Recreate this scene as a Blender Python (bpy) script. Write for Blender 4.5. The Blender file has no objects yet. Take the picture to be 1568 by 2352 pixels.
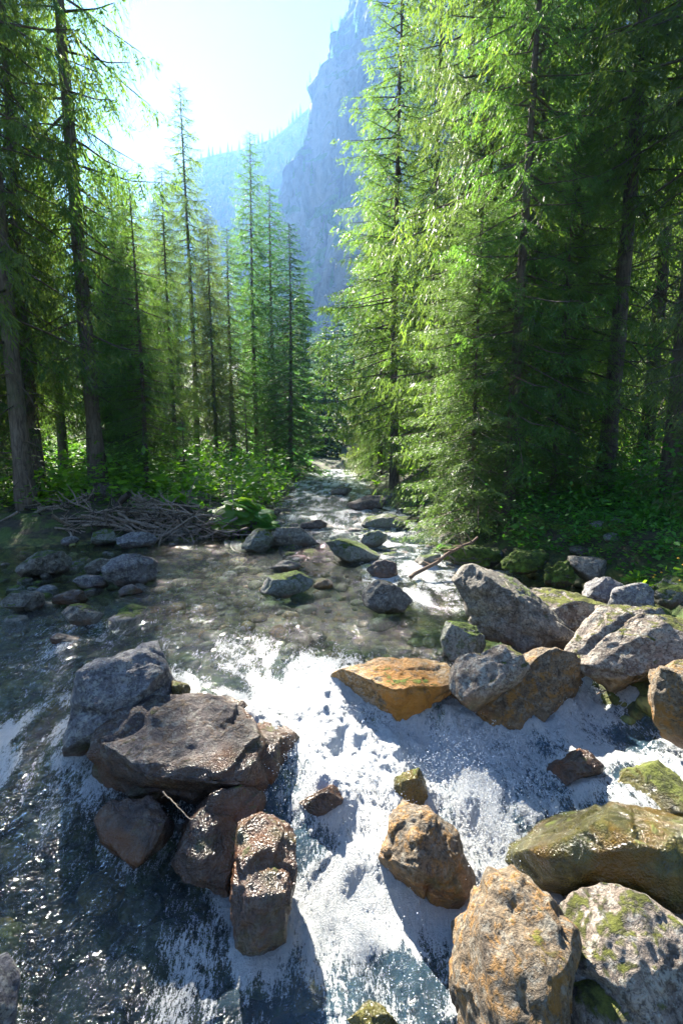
import bpy, math, random
import numpy as np
from mathutils import Vector
rng = np.random.default_rng(7)
random.seed(7)
D = bpy.data
S = bpy.context.scene
COL = S.collection
R = math.radians

# ------------------------------------------------------------------ camera, light, exposure
PITCH = R(7.4); CZ = 1.75; F = 1046.0
cam = D.objects.new('camera', D.cameras.new('camera')); COL.objects.link(cam)
cam.data.sensor_fit = 'VERTICAL'; cam.data.sensor_height = 36; cam.data.sensor_width = 24
cam.data.lens = 16.0; cam.data.clip_start = 0.05; cam.data.clip_end = 5000
cam.location = (0, 0, CZ); cam.rotation_euler = (R(90) - PITCH, 0, 0)
S.camera = cam
SUN_EL = R(38.6); SUN_AZ = R(-22.0)          # azimuth from +Y towards +X
sdir = Vector((math.sin(SUN_AZ) * math.cos(SUN_EL), math.cos(SUN_AZ) * math.cos(SUN_EL), math.sin(SUN_EL)))
W = D.worlds.new('World'); S.world = W; W.use_nodes = True
nt = W.node_tree; nt.nodes.clear()
sky = nt.nodes.new('ShaderNodeTexSky'); sky.sky_type = 'NISHITA'; sky.sun_disc = False
sky.sun_elevation = SUN_EL; sky.sun_rotation = SUN_AZ
sky.altitude = 3000; sky.air_density = 1.0; sky.dust_density = 0.25; sky.ozone_density = 2.0
bg = nt.nodes.new('ShaderNodeBackground'); bg.inputs[1].default_value = 0.062
wo = nt.nodes.new('ShaderNodeOutputWorld')
nt.links.new(sky.outputs[0], bg.inputs[0]); nt.links.new(bg.outputs[0], wo.inputs[0])
sl = D.lights.new('sun', 'SUN'); sl.energy = 5.0; sl.angle = R(0.53); sl.color = (1.0, 0.93, 0.80)
so = D.objects.new('sun', sl); COL.objects.link(so)
so.rotation_euler = sdir.to_track_quat('Z', 'Y').to_euler(); so.location = (-20, 40, 60)
S.view_settings.view_transform = 'Standard'; S.view_settings.look = 'None'
S.view_settings.gamma = 1; S.view_settings.use_curve_mapping = False
S.view_settings.exposure = 2.55
cy = S.cycles
cy.max_bounces = 7; cy.diffuse_bounces = 3; cy.glossy_bounces = 3; cy.transmission_bounces = 4
cy.transparent_max_bounces = 8; cy.volume_bounces = 1; cy.caustics_reflective = False
cy.sample_clamp_indirect = 6; cy.sample_clamp_direct = 0
try:
    cy.use_denoising = True; cy.denoiser = 'OPENIMAGEDENOISE'
except Exception: pass

# ------------------------------------------------------------------ geometry helpers
CP, SP_ = math.cos(PITCH), math.sin(PITCH)
def ray(px, py):
    a = (px - 784) / F; b = (1176 - py) / F
    return np.array([a, CP + b * SP_, -SP_ + b * CP])
def PZ(px, py, z):
    d = ray(px, py); t = (z - CZ) / d[2]; return np.array([d[0] * t, d[1] * t, z])
def PY(px, py, y):
    d = ray(px, py); t = y / d[1]; return np.array([d[0] * t, y, CZ + d[2] * t])

TN = 64
TAB = np.random.default_rng(3).random((TN, TN, TN)).astype(np.float32)
def noise3(p):
    p = np.asarray(p, dtype=np.float32)
    i = np.floor(p).astype(np.int64); f = p - i
    f = f * f * f * (f * (f * 6 - 15) + 10)
    i0 = i % TN; i1 = (i + 1) % TN
    x0, y0, z0 = i0[:, 0], i0[:, 1], i0[:, 2]; x1, y1, z1 = i1[:, 0], i1[:, 1], i1[:, 2]
    fx, fy, fz = f[:, 0], f[:, 1], f[:, 2]
    a = TAB[x0, y0, z0] * (1 - fx) + TAB[x1, y0, z0] * fx
    b = TAB[x0, y1, z0] * (1 - fx) + TAB[x1, y1, z0] * fx
    c = TAB[x0, y0, z1] * (1 - fx) + TAB[x1, y0, z1] * fx
    d = TAB[x0, y1, z1] * (1 - fx) + TAB[x1, y1, z1] * fx
    return ((a * (1 - fy) + b * fy) * (1 - fz) + (c * (1 - fy) + d * fy) * fz) * 2 - 1
def fbm(p, octv=4, gain=0.5, billow=False):
    p = np.asarray(p, dtype=np.float32).copy(); s = 0; a = 1.0; t = 0
    for k in range(octv):
        n = noise3(p + 17.3 * k)
        if billow: n = 1 - 2 * np.abs(n)
        s = s + a * n; t += a; a *= gain; p *= 2.03
    return s / t
def sstep(a, b, x):
    t = np.clip((x - a) / (b - a), 0, 1); return t * t * (3 - 2 * t)

def mesh_np(name, V, Fc, mat=None, smooth=True, attrs=None):
    """V (n,3), Fc (m,3 or 4) uniform polygons -> Mesh"""
    me = D.meshes.new(name); V = np.ascontiguousarray(V, dtype=np.float32)
    Fc = np.ascontiguousarray(Fc, dtype=np.int32); m, k = Fc.shape
    me.vertices.add(len(V)); me.vertices.foreach_set('co', V.ravel())
    me.loops.add(m * k); me.loops.foreach_set('vertex_index', Fc.ravel())
    me.polygons.add(m); me.polygons.foreach_set('loop_start', np.arange(m, dtype=np.int32) * k)
    me.polygons.foreach_set('use_smooth', np.full(m, smooth))
    me.update(calc_edges=True)
    if attrs:
        for an, av in attrs.items():
            at = me.attributes.new(an, 'FLOAT', 'POINT'); at.data.foreach_set('value', np.asarray(av, dtype=np.float32))
    if mat: me.materials.append(mat)
    return me
def link(name, me, parent=None, **kw):
    o = D.objects.new(name, me); COL.objects.link(o)
    if parent: o.parent = parent
    for k, v in kw.items():
        if v is not None: o[k] = v
    return o
def thing(name, label, cat, loc=(0, 0, 0), group=None, rz=0, sc=1.0):
    o = D.objects.new(name, None); COL.objects.link(o); o.location = [float(c) for c in loc]
    o.rotation_euler = (0, 0, rz); o.scale = (sc,) * 3; o.empty_display_size = 0.2
    o['label'] = label; o['category'] = cat
    if group: o['group'] = group
    return o
def grid_faces(nx, ny, keep=None):
    i = np.arange(nx - 1)[None, :] + np.arange(ny - 1)[:, None] * nx
    f = np.stack([i, i + 1, i + nx + 1, i + nx], -1).reshape(-1, 4)
    return f if keep is None else f[keep[f].any(1)]
def compact(V, Fc, attrs=None):
    u, inv = np.unique(Fc, return_inverse=True)
    return V[u], inv.reshape(Fc.shape), ({k: v[u] for k, v in attrs.items()} if attrs else None)
def tube(pts, rad, n=5):
    pts = np.asarray(pts, float); rad = np.asarray(rad, float); m = len(pts)
    t = np.gradient(pts, axis=0); t /= np.linalg.norm(t, axis=1)[:, None] + 1e-9
    ref = np.array([0.31, 0.2, 0.93]) if abs(t[:, 2]).mean() < 0.8 else np.array([1.0, 0.1, 0])
    a = np.cross(t, ref); a /= np.linalg.norm(a, axis=1)[:, None] + 1e-9; b = np.cross(t, a)
    th = np.arange(n) * 2 * np.pi / n
    V = pts[:, None] + rad[:, None, None] * (np.cos(th)[None, :, None] * a[:, None] + np.sin(th)[None, :, None] * b[:, None])
    i = np.arange(m - 1)[:, None] * n; j = np.arange(n)[None]
    f = np.stack([i + j, i + (j + 1) % n, i + n + (j + 1) % n, i + n + j], -1).reshape(-1, 4)
    return V.reshape(-1, 3), f
def join(parts):
    Vs, Fs, o = [], [], 0
    for v, f in parts: Vs.append(v); Fs.append(f + o); o += len(v)
    return np.concatenate(Vs), np.concatenate(Fs)

# ------------------------------------------------------------------ material helpers
class NM:
    def __init__(s, name):
        s.m = D.materials.new(name); s.m.use_nodes = True; s.t = s.m.node_tree; s.t.nodes.clear()
        s.out = s.n('ShaderNodeOutputMaterial')
    def n(s, ty, **kw):
        x = s.t.nodes.new(ty)
        for k, v in kw.items():
            if k.startswith('i_'):
                x.inputs[k[2:].replace('_', ' ')].default_value = v
            else: setattr(x, k, v)
        return x
    def l(s, a, b): s.t.links.new(a, b); return s
    def pos(s): return s.n('ShaderNodeNewGeometry').outputs['Position']
    def noise(s, scale, detail=4, rough=0.55, vec=None, dist=0.0):
        x = s.n('ShaderNodeTexNoise'); x.inputs['Scale'].default_value = scale; x.inputs['Detail'].default_value = detail
        x.inputs['Roughness'].default_value = rough; x.inputs['Distortion'].default_value = dist
        s.l(vec if vec is not None else s.pos(), x.inputs['Vector']); return x.outputs['Fac']
    def vor(s, scale, vec=None, feature='F1', out='Distance'):
        x = s.n('ShaderNodeTexVoronoi', feature=feature); x.inputs['Scale'].default_value = scale
        s.l(vec if vec is not None else s.pos(), x.inputs['Vector']); return x.outputs[out]
    def ramp(s, fac, stops):
        x = s.n('ShaderNodeValToRGB'); e = x.color_ramp.elements
        while len(e) < len(stops): e.new(0.5)
        for k, (p, c) in enumerate(stops):
            e[k].position = p; e[k].color = (*c, 1) if hasattr(c, '__len__') else (c, c, c, 1)
        s.l(fac, x.inputs[0]); return x.outputs[0]
    def mix(s, fac, a, b, mode='MIX'):
        x = s.n('ShaderNodeMix', data_type='RGBA', blend_type=mode)
        s.v(fac, x.inputs[0]); s.v(a, x.inputs[6]); s.v(b, x.inputs[7]); return x.outputs[2]
    def v(s, a, sock):
        if isinstance(a, bpy.types.NodeSocket): s.l(a, sock)
        elif hasattr(a, '__len__'): sock.default_value = (*a, 1)[:4]
        elif sock.type == 'RGBA': sock.default_value = (a, a, a, 1)
        else: sock.default_value = a
    def math(s, op, a, b=None, clamp=False):
        x = s.n('ShaderNodeMath', operation=op, use_clamp=clamp); s.v(a, x.inputs[0])
        if b is not None: s.v(b, x.inputs[1])
        return x.outputs[0]
    def attr(s, name): return s.n('ShaderNodeAttribute', attribute_name=name).outputs['Fac']
    def bump(s, h, strength, dist, nrm=None):
        x = s.n('ShaderNodeBump'); x.inputs['Strength'].default_value = strength; x.inputs['Distance'].default_value = dist
        s.l(h, x.inputs['Height'])
        if nrm is not None: s.l(nrm, x.inputs['Normal'])
        return x.outputs[0]
    def pbsdf(s, col, rough, nrm=None, **kw):
        x = s.n('ShaderNodeBsdfPrincipled'); s.v(col, x.inputs['Base Color']); s.v(rough, x.inputs['Roughness'])
        if nrm is not None: s.l(nrm, x.inputs['Normal'])
        for k, v in kw.items(): s.v(v, x.inputs[k.replace('_', ' ')])
        return x.outputs[0]
    def done(s, sh): s.l(sh, s.out.inputs[0]); return s.m

def rock_mat(name, a, b, spot, rust=(0.13, 0.05, 0.015), moss=0.3, mosscol=(0.07, 0.11, 0.012), wet=(0.035, 0.028, 0.02), lichen=0.3, stain=None, gloss=0.7):
    m = NM(name); p = m.pos()
    n1 = m.noise(3.5, 6, 0.6); n2 = m.noise(14, 8, 0.65, dist=0.6); n3 = m.noise(60, 4, 0.7); n4 = m.noise(1.7, 3)
    c = m.mix(m.ramp(n1, [(0.35, 0.0), (0.65, 1.0)]), a, b)
    c = m.mix(m.ramp(n2, [(0.52, 0.0), (0.57, 0.85)]), c, spot)
    c = m.mix(m.ramp(n2, [(0.36, 0.85), (0.42, 0.0)]), c, tuple(x * 0.30 for x in a))
    c = m.mix(m.ramp(m.noise(6.5, 7, 0.7, dist=1.5), [(0.47, 0.0), (0.495, .55), (0.505, .55), (0.53, 0.0)]), c, tuple(x * 0.3 for x in a))
    lv = m.vor(9); lm = m.math('MULTIPLY', m.ramp(m.noise(22, 5, 0.7), [(0.52, 0.0), (0.58, 1.0)]), lichen)
    c = m.mix(lm, c, (0.42, 0.42, 0.36))
    c = m.mix(m.math('MULTIPLY', m.ramp(n3, [(0.38, 1.0), (0.48, 0.0)]), 0.75), c, tuple(x * 0.25 for x in a))
    if stain: c = m.mix(m.ramp(m.math('ADD', m.math('MULTIPLY', n4, 0.6), m.math('MULTIPLY', n2, 0.4)), [(stain[1], 0.0), (stain[1] + 0.08, 0.9)]), c, stain[0])
    w = m.attr('wet')
    wcol = m.mix(m.ramp(n2, [(0.4, 0.0), (0.6, 1.0)]), wet, tuple(min(1, x * 2.6) for x in wet))
    wcol = m.mix(m.ramp(m.noise(2.6, 5, .6), [(0.50, 0.0), (0.60, .9)]), wcol, rust); wcol = m.mix(m.ramp(m.noise(4.1, 5, .6), [(0.55, 0.0), (0.66, .9)]), wcol, (0.06, 0.06, 0.014))
    c = m.mix(m.math('MULTIPLY', w, m.ramp(n1, [(.3, .95), (.7, .55)])), c, wcol)
    nz = m.n('ShaderNodeSeparateXYZ'); m.l(m.n('ShaderNodeNewGeometry').outputs['Normal'], nz.inputs[0])
    mm = m.math('ADD', m.math('MULTIPLY', nz.outputs[2], 0.35), m.math('ADD', m.math('MULTIPLY', n4, 0.55), m.math('MULTIPLY', n2, 0.45)))
    mk = m.ramp(mm, [(1.02 - moss * 0.55, 0.0), (1.07 - moss * 0.55, 1.0)])
    mcol = m.mix(m.ramp(m.noise(16, 6, .75), [(.4, 0.), (.6, 1.)]), tuple(x * .6 for x in mosscol), tuple(x * 2.2 for x in mosscol))
    c = m.mix(mk, c, mcol)
    h = m.math('ADD', m.math('MULTIPLY', n2, 1.0), m.math('MULTIPLY', n3, 0.35))
    h = m.math('ADD', h, m.math('MULTIPLY', mk, m.math('MULTIPLY', m.noise(38, 5, .8), 1.6)))
    h = m.math('ADD', h, m.math('MULTIPLY', m.math('MULTIPLY', w, m.noise(95, 2)), gloss * 0.9))
    bn = m.n('ShaderNodeBump'); bn.inputs['Distance'].default_value = .05; m.l(h, bn.inputs['Height']); m.l(m.math('SUBTRACT', 1.0, m.math('MULTIPLY', w, .45)), bn.inputs['Strength']); nr = bn.outputs[0]
    ro = m.mix(m.math('MULTIPLY', w, gloss), 0.72, 0.13)
    ro = m.mix(mk, ro, 0.9)
    return m.done(m.pbsdf(c, ro, nr))

G = {}
G['grey'] = rock_mat('grey_granite', (0.12, 0.105, 0.085), (0.23, 0.205, 0.17), (0.34, 0.30, 0.24), moss=0.35)
G['green'] = rock_mat('mossy_granite', (0.15, 0.16, 0.14), (0.25, 0.26, 0.22), (0.10, 0.13, 0.05), moss=0.5)
G['blue'] = rock_mat('bluish_wet_granite', (0.11, 0.105, 0.115), (0.20, 0.19, 0.20), (0.30, 0.29, 0.29), moss=0.1, wet=(0.04, 0.025, 0.015), lichen=0.5)
G['brown'] = rock_mat('brown_wet_rock', (0.08, 0.058, 0.055), (0.15, 0.115, 0.105), (0.10, 0.055, 0.025), moss=0.25, mosscol=(0.05, 0.06, 0.01), wet=(0.035, 0.018, 0.010), gloss=0.9)
G['orange'] = rock_mat('orange_stained_rock', (0.24, 0.14, 0.05), (0.40, 0.24, 0.08), (0.38, 0.34, 0.27), moss=0.2, mosscol=(0.13, 0.17, 0.02), wet=(0.09, 0.04, 0.012), stain=((0.44, 0.18, 0.015), 0.49))
G['amber'] = rock_mat('amber_algae_rock', (0.11, 0.075, 0.045), (0.24, 0.18, 0.11), (0.30, 0.15, 0.03), moss=0.22, mosscol=(0.11, 0.11, 0.012), wet=(0.10, 0.05, 0.012), stain=((0.26, 0.125, 0.02), 0.56))
G['pale'] = rock_mat('pale_lichen_granite', (0.16, 0.12, 0.095), (0.31, 0.255, 0.205), (0.44, 0.38, 0.31), moss=0.42, mosscol=(0.10, 0.11, 0.015), lichen=0.6, wet=(0.12, 0.07, 0.02), gloss=0.5)
G['algae'] = rock_mat('algae_covered_rock', (0.07, 0.06, 0.012), (0.12, 0.09, 0.015), (0.17, 0.10, 0.012), rust=(0.13, 0.07, 0.008), moss=0.4, mosscol=(0.06, 0.07, 0.010), wet=(0.035, 0.035, 0.008), gloss=1.1, lichen=0.0)
G['moss'] = rock_mat('moss_cushion', (0.10, 0.10, 0.08), (0.16, 0.16, 0.12), (0.08, 0.10, 0.03), moss=1.3, mosscol=(0.06, 0.10, 0.008))

def bark_mat(name, a, b, sc=1.0):
    m = NM(name); mp = m.n('ShaderNodeMapping'); mp.inputs['Scale'].default_value = (9 * sc, 9 * sc, 1.6 * sc)
    m.l(m.pos(), mp.inputs[0])
    n = m.noise(2.2, 6, 0.65, mp.outputs[0], 0.8); n2 = m.noise(1.2, 3)
    c = m.mix(m.ramp(n, [(0.35, 0.0), (0.62, 1.0)]), a, b)
    c = m.mix(m.ramp(n2, [(0.55, 0.0), (0.7, 0.5)]), c, (0.10, 0.12, 0.06))
    return m.done(m.pbsdf(c, 0.9, m.bump(n, 1.0, 0.03)))
BARK = bark_mat('spruce_bark', (0.045, 0.032, 0.024), (0.15, 0.11, 0.085))
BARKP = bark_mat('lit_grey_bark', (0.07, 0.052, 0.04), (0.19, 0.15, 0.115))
DEAD = bark_mat('bleached_deadwood', (0.14, 0.10, 0.075), (0.42, 0.34, 0.27), 3)
DARKW = bark_mat('dark_deadwood', (0.03, 0.024, 0.02), (0.10, 0.08, 0.07), 3)

def foliage_mat(name, base, tip, trans, tw=0.5):
    m = NM(name); oi = m.n('ShaderNodeObjectInfo').outputs['Random']
    n = m.noise(0.9, 3); n2 = m.noise(7, 2)
    t = m.math('ADD', m.math('MULTIPLY', m.attr('tip'), 0.7), m.math('MULTIPLY', m.ramp(n2, [(0.35, 0.0), (0.7, 1.0)]), 0.3))
    c = m.mix(t, base, tip)
    hs = m.n('ShaderNodeHueSaturation'); m.v(c, hs.inputs['Color'])
    m.l(m.math('ADD', m.math('MULTIPLY', oi, 0.05), 0.475), hs.inputs['Hue'])
    m.l(m.math('ADD', m.math('MULTIPLY', n, 0.9), 0.55), hs.inputs['Value'])
    c = hs.outputs[0]
    d = m.pbsdf(c, 0.5); tr = m.n('ShaderNodeBsdfTranslucent')
    m.l(m.mix(1.0, c, trans, 'MULTIPLY'), tr.inputs[0])
    mx = m.n('ShaderNodeMixShader'); mx.inputs[0].default_value = tw
    m.l(d, mx.inputs[1]); m.l(tr.outputs[0], mx.inputs[2])
    return m.done(mx.outputs[0])
NEEDLE = foliage_mat('spruce_needles', (0.034, 0.074, 0.024), (0.10, 0.165, 0.045), (3.1, 3.0, 1.2), .6)
NEEDLED = foliage_mat('dark_spruce_needles', (0.022, 0.065, 0.028), (0.07, 0.16, 0.04), (2.6, 2.6, 1.2), .55)
NEEDLEB = foliage_mat('fresh_spruce_needles', (0.045, 0.085, 0.028), (0.115, 0.175, 0.055), (2.5, 2.3, 1.3), 0.5)
NEEDLEF = foliage_mat('distant_needles', (0.030, 0.065, 0.022), (0.09, 0.15, 0.04), (2.2, 2.2, 1.2))
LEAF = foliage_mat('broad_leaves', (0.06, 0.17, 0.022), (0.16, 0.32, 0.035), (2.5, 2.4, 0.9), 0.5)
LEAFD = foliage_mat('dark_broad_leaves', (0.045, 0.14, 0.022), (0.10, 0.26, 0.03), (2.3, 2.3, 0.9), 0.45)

# ------------------------------------------------------------------ water controls: photo px, py, level, foam, roughness
CT = np.array([
 (760,1082,.50,.40,.6),(765,1100,.36,.38,.6),(750,1130,.22,.35,.6),(720,1170,.12,.25,.55),(800,1180,.12,.38,.6),(690,1215,.06,.15,.5),
 (760,1215,.07,.25,.55),(880,1225,.07,.25,.55),(900,1262,.05,.35,.55),(950,1300,.03,.62,.7),(1010,1305,.03,.70,.5),(960,1330,.02,.7,.5),(1010,1360,0,.55,.4),(1080,1300,.03,.3,.2),
 (800,1300,.02,.05,.25),(820,1360,.01,.05,.25),(900,1430,0,0,.12),(1000,1430,0,0,.12),(980,1500,0,0,.12),(1150,1350,.02,.05,.1),(1300,1340,.02,0,.05),
 (480,1290,0,0,.25),(500,1235,0,0,.10),(100,1290,0,0,.03),(300,1262,0,0,.03),(250,1360,0,0,.05),(50,1335,0,0,.04),(400,1240,0,0,.06),
 (700,1290,.01,0,.32),(620,1330,0,.03,.34),(600,1420,0,.10,.42),(400,1400,0,.10,.42),(250,1465,-.02,.16,.45),(100,1480,-.03,.2,.45),(750,1400,0,.04,.36),(-100,1450,-.02,.05,.2),
 (500,1520,-.02,.22,.45),(700,1490,0,.12,.35),(830,1500,-.01,.05,.25),(620,1540,-.04,.40,.5),(470,1570,-.08,.45,.5),(560,1590,-.10,.70,.6),
 (700,1600,-.12,.85,.8),(760,1600,-.13,.9,.8),(650,1680,-.22,.95,.8),(800,1660,-.22,1,.9),(900,1690,-.27,1,.9),(1000,1690,-.29,1,.9),(1100,1670,-.24,1,.9),(1200,1650,-.18,.95,.9),(1330,1620,-.10,.85,.9),(1420,1670,-.12,.7,.8),(1530,1715,-.12,.6,.6),
 (750,1750,-.33,.95,.9),(850,1760,-.34,.92,.9),(1000,1780,-.38,1,1),(1100,1760,-.36,1,1),(1180,1770,-.38,1,1),(1230,1810,-.42,.95,1),(1100,1870,-.44,1,.9),(1030,1880,-.46,1,.8),(1160,1940,-.47,.9,.7),(1340,1760,-.26,.50,.9),(1290,1850,-.38,.75,.8),(1450,1745,-.18,.55,.6),(1450,1830,-.30,.45,.6),(1560,1790,-.20,.35,.5),
 (700,1850,-.40,.50,.8),(760,1850,-.40,.55,.8),(840,1870,-.43,.9,.8),(720,1950,-.48,.60,.8),(850,1950,-.48,.75,.7),(850,2060,-.52,.60,.7),(780,2050,-.52,.85,.8),(720,2120,-.55,.90,.8),(700,2200,-.60,.80,.8),(850,2150,-.56,.75,.8),(950,2150,-.56,.55,.7),(780,2290,-.64,.60,.8),(950,2300,-.62,.70,.7),(1010,2200,-.58,.45,.6),(640,2270,-.63,.45,.6),(690,2330,-.66,.65,.7),
 (500,2190,-.60,.38,.6),(600,2160,-.60,.66,.6),(400,2240,-.62,.32,.5),(520,2330,-.67,.30,.5),(850,2420,-.7,.6,.7),(560,2480,-.75,.5,.6),
 (60,1560,-.06,.15,.35),(100,1630,-.10,.25,.35),(80,1690,-.14,.70,.45),(130,1720,-.17,.62,.4),(40,1780,-.25,.15,.45),(170,1800,-.30,.22,.45),(150,1870,-.34,.15,.45),(60,1950,-.38,.15,.45),(200,1990,-.43,.05,.5),(330,2030,-.47,.04,.5),(90,2100,-.50,.06,.5),(300,2150,-.55,.06,.5),(450,2110,-.54,.08,.5),(100,2240,-.58,.10,.5),(250,2300,-.62,.14,.5),(430,2320,-.66,.22,.5),(100,2420,-.68,.1,.5),(-150,1700,-.15,.1,.4),(-150,2000,-.4,.1,.4),
 (1240,2010,-.50,.65,.6),(1200,2060,-.52,.5,.6),(1320,1950,-.44,.3,.4),(1600,2000,-.4,.3,.4),(1700,1800,-.2,.3,.4),(1300,2400,-.66,.3,.5),
 ], float)
_lw = (CT[:, 1] > 1820) & (CT[:, 0] < 1070); CT[_lw, 3] *= .86
CW = np.array([PZ(a, b, z) for a, b, z, _, _ in CT])
def q_of(x, y): return np.stack([np.arctan2(x, y + 0.9) * 1.5, np.log(y + 0.6) * 1.15], -1)
CQ = q_of(CW[:, 0], CW[:, 1]); CVAL = CT[:, 2:5]
def controls(x, y, sig=0.085):
    out = np.zeros((len(x), 3)); y = np.clip(y, 0.4, 70)
    for s in range(0, len(x), 40000):
        q = q_of(x[s:s + 40000], y[s:s + 40000])
        d2 = ((q[:, None] - CQ[None]) ** 2).sum(-1)
        w = np.exp(-d2 / (2 * sig * sig)) + 1e-3 / (0.02 + d2) ** 2 * 1e-3
        out[s:s + 40000] = (w @ CVAL) / w.sum(1)[:, None]
    return out
def wlevel(x, y): return float(controls(np.array([x]), np.array([y]), 0.085)[0, 0])

# water outline in the world, anticlockwise from lower left
SH = [PZ(px, py, z)[:2] for px, py, z in [
  (-500,1262,0),(0,1262,0),(200,1250,0),(420,1240,0),(560,1215,0.02),(640,1190,.05),(650,1160,.1),(676,1125,.2),(712,1092,.4),(738,1078,.5),
  (800,1078,.5),(832,1100,.4),(868,1140,.2),(915,1180,.1),(985,1235,.05),(1100,1290,.03),(1280,1325,.02),(1400,1370,0),(1400,1450,0),(1370,1560,-.05),(1520,1640,-.1)]]
SH = [np.array([-14.0, -4.0])] + [np.array([-14, SH[0][1]])] + SH + [np.array([3.4, 2.6]), np.array([3.6, -4.0])]
SH = np.array(SH)
def sdist(x, y):
    """signed distance to the water outline, >0 on land"""
    n = len(SH); d = np.full(len(x), 1e9); ins = np.zeros(len(x), bool)
    for i in range(n):
        a, b = SH[i], SH[(i + 1) % n]; e = b - a
        t = np.clip(((x - a[0]) * e[0] + (y - a[1]) * e[1]) / (e @ e), 0, 1)
        d = np.minimum(d, np.hypot(x - a[0] - t * e[0], y - a[1] - t * e[1]))
        c = ((a[1] > y) != (b[1] > y)) & (x < (b[0] - a[0]) * (y - a[1]) / (b[1] - a[1] + 1e-12) + a[0])
        ins ^= c
    return np.where(ins, -d, d)
def ground(x, y):
    x = np.asarray(x, float); y = np.asarray(y, float)
    s = sdist(x, y) + 0.25 * noise3(np.stack([x * 0.9, y * 0.9, x * 0], -1))
    wl = controls(x, y, 0.12)[:, 0]
    far = np.clip(y - 50, 0, None) * 0.035
    right = x > 0
    rise = np.where(right, 0.55 * sstep(0, 1.2, s) + 0.10 * np.clip(s, 0, 12) + 0.22 * np.clip(s - 12, 0, 200),
                    0.38 * sstep(0, 1.5, s) + 0.045 * np.clip(s, 0, 25) + 0.20 * np.clip(s - 30, 0, 200))
    bed = -0.10 - 0.30 * sstep(0, 1.3, -s)
    p = np.stack([x, y, x * 0 + 4], -1)
    n = fbm(p * 1.3, 4) * 0.10 + fbm(p * 0.12, 3) * np.clip(s * 0.05, 0, 3)
    nb = fbm(p * 5.0, 3, billow=True) * 0.05
    return wl + far + np.where(s > 0, rise + n * sstep(0, 1, s) + nb, bed + nb)
def gz(x, y): return float(ground(np.array([x]), np.array([y]))[0])

# ------------------------------------------------------------------ ground sheet
def ground_mat():
    m = NM('forest_floor_and_stream_bed'); n = m.noise(2.3, 6, 0.65); n2 = m.noise(11, 6, 0.7); v = m.vor(7, out='Color')
    soil = m.mix(m.ramp(n2, [(0.4, 0.0), (0.6, 1.0)]), (0.022, 0.018, 0.012), (0.065, 0.052, 0.03))
    moss = m.mix(n2, (0.03, 0.055, 0.008), (0.09, 0.14, 0.02))
    land = m.mix(m.ramp(n, [(0.45, 0.0), (0.56, 1.0)]), soil, moss)
    b = m.mix(m.ramp(n2, [(0.4, 0.0), (0.6, 1.0)]), (0.05, 0.075, 0.02), (0.19, 0.21, 0.05))
    b = m.mix(m.ramp(m.noise(4, 3), [(0.5, 0.0), (0.65, 0.8)]), b, (0.20, 0.14, 0.035))
    b = m.mix(m.ramp(m.vor(9), [(0.45, 0.0), (0.7, 0.8)]), b, (0.02, 0.018, 0.012))
    c = m.mix(m.attr('bed'), land, b)
    h = m.math('ADD', m.math('MULTIPLY', n2, 1.0), m.math('MULTIPLY', m.noise(50, 4), 0.4))
    return m.done(m.pbsdf(c, 0.85, m.bump(h, 0.8, 0.05)))
nx, ny = 380, 440
u = np.linspace(-1, 1, nx); xs = 1.9 * np.sinh(u * 6.1) + 0
yneg = -np.geomspace(0.4, 60, 25)[::-1]; ypos = np.geomspace(0.45, 900, ny - 26) - 0.0
ys = np.concatenate([yneg, [0.0], ypos])
X, Y = np.meshgrid(xs, ys); X = X.ravel(); Y = Y.ravel()
Z = ground(X, Y); sd = sdist(X, Y)
me = mesh_np('ground', np.stack([X, Y, Z], -1), grid_faces(nx, len(ys)), ground_mat(), True, {'bed': 1 - sstep(-0.1, 0.5, sd)})
link('ground', me, kind='structure')

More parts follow.
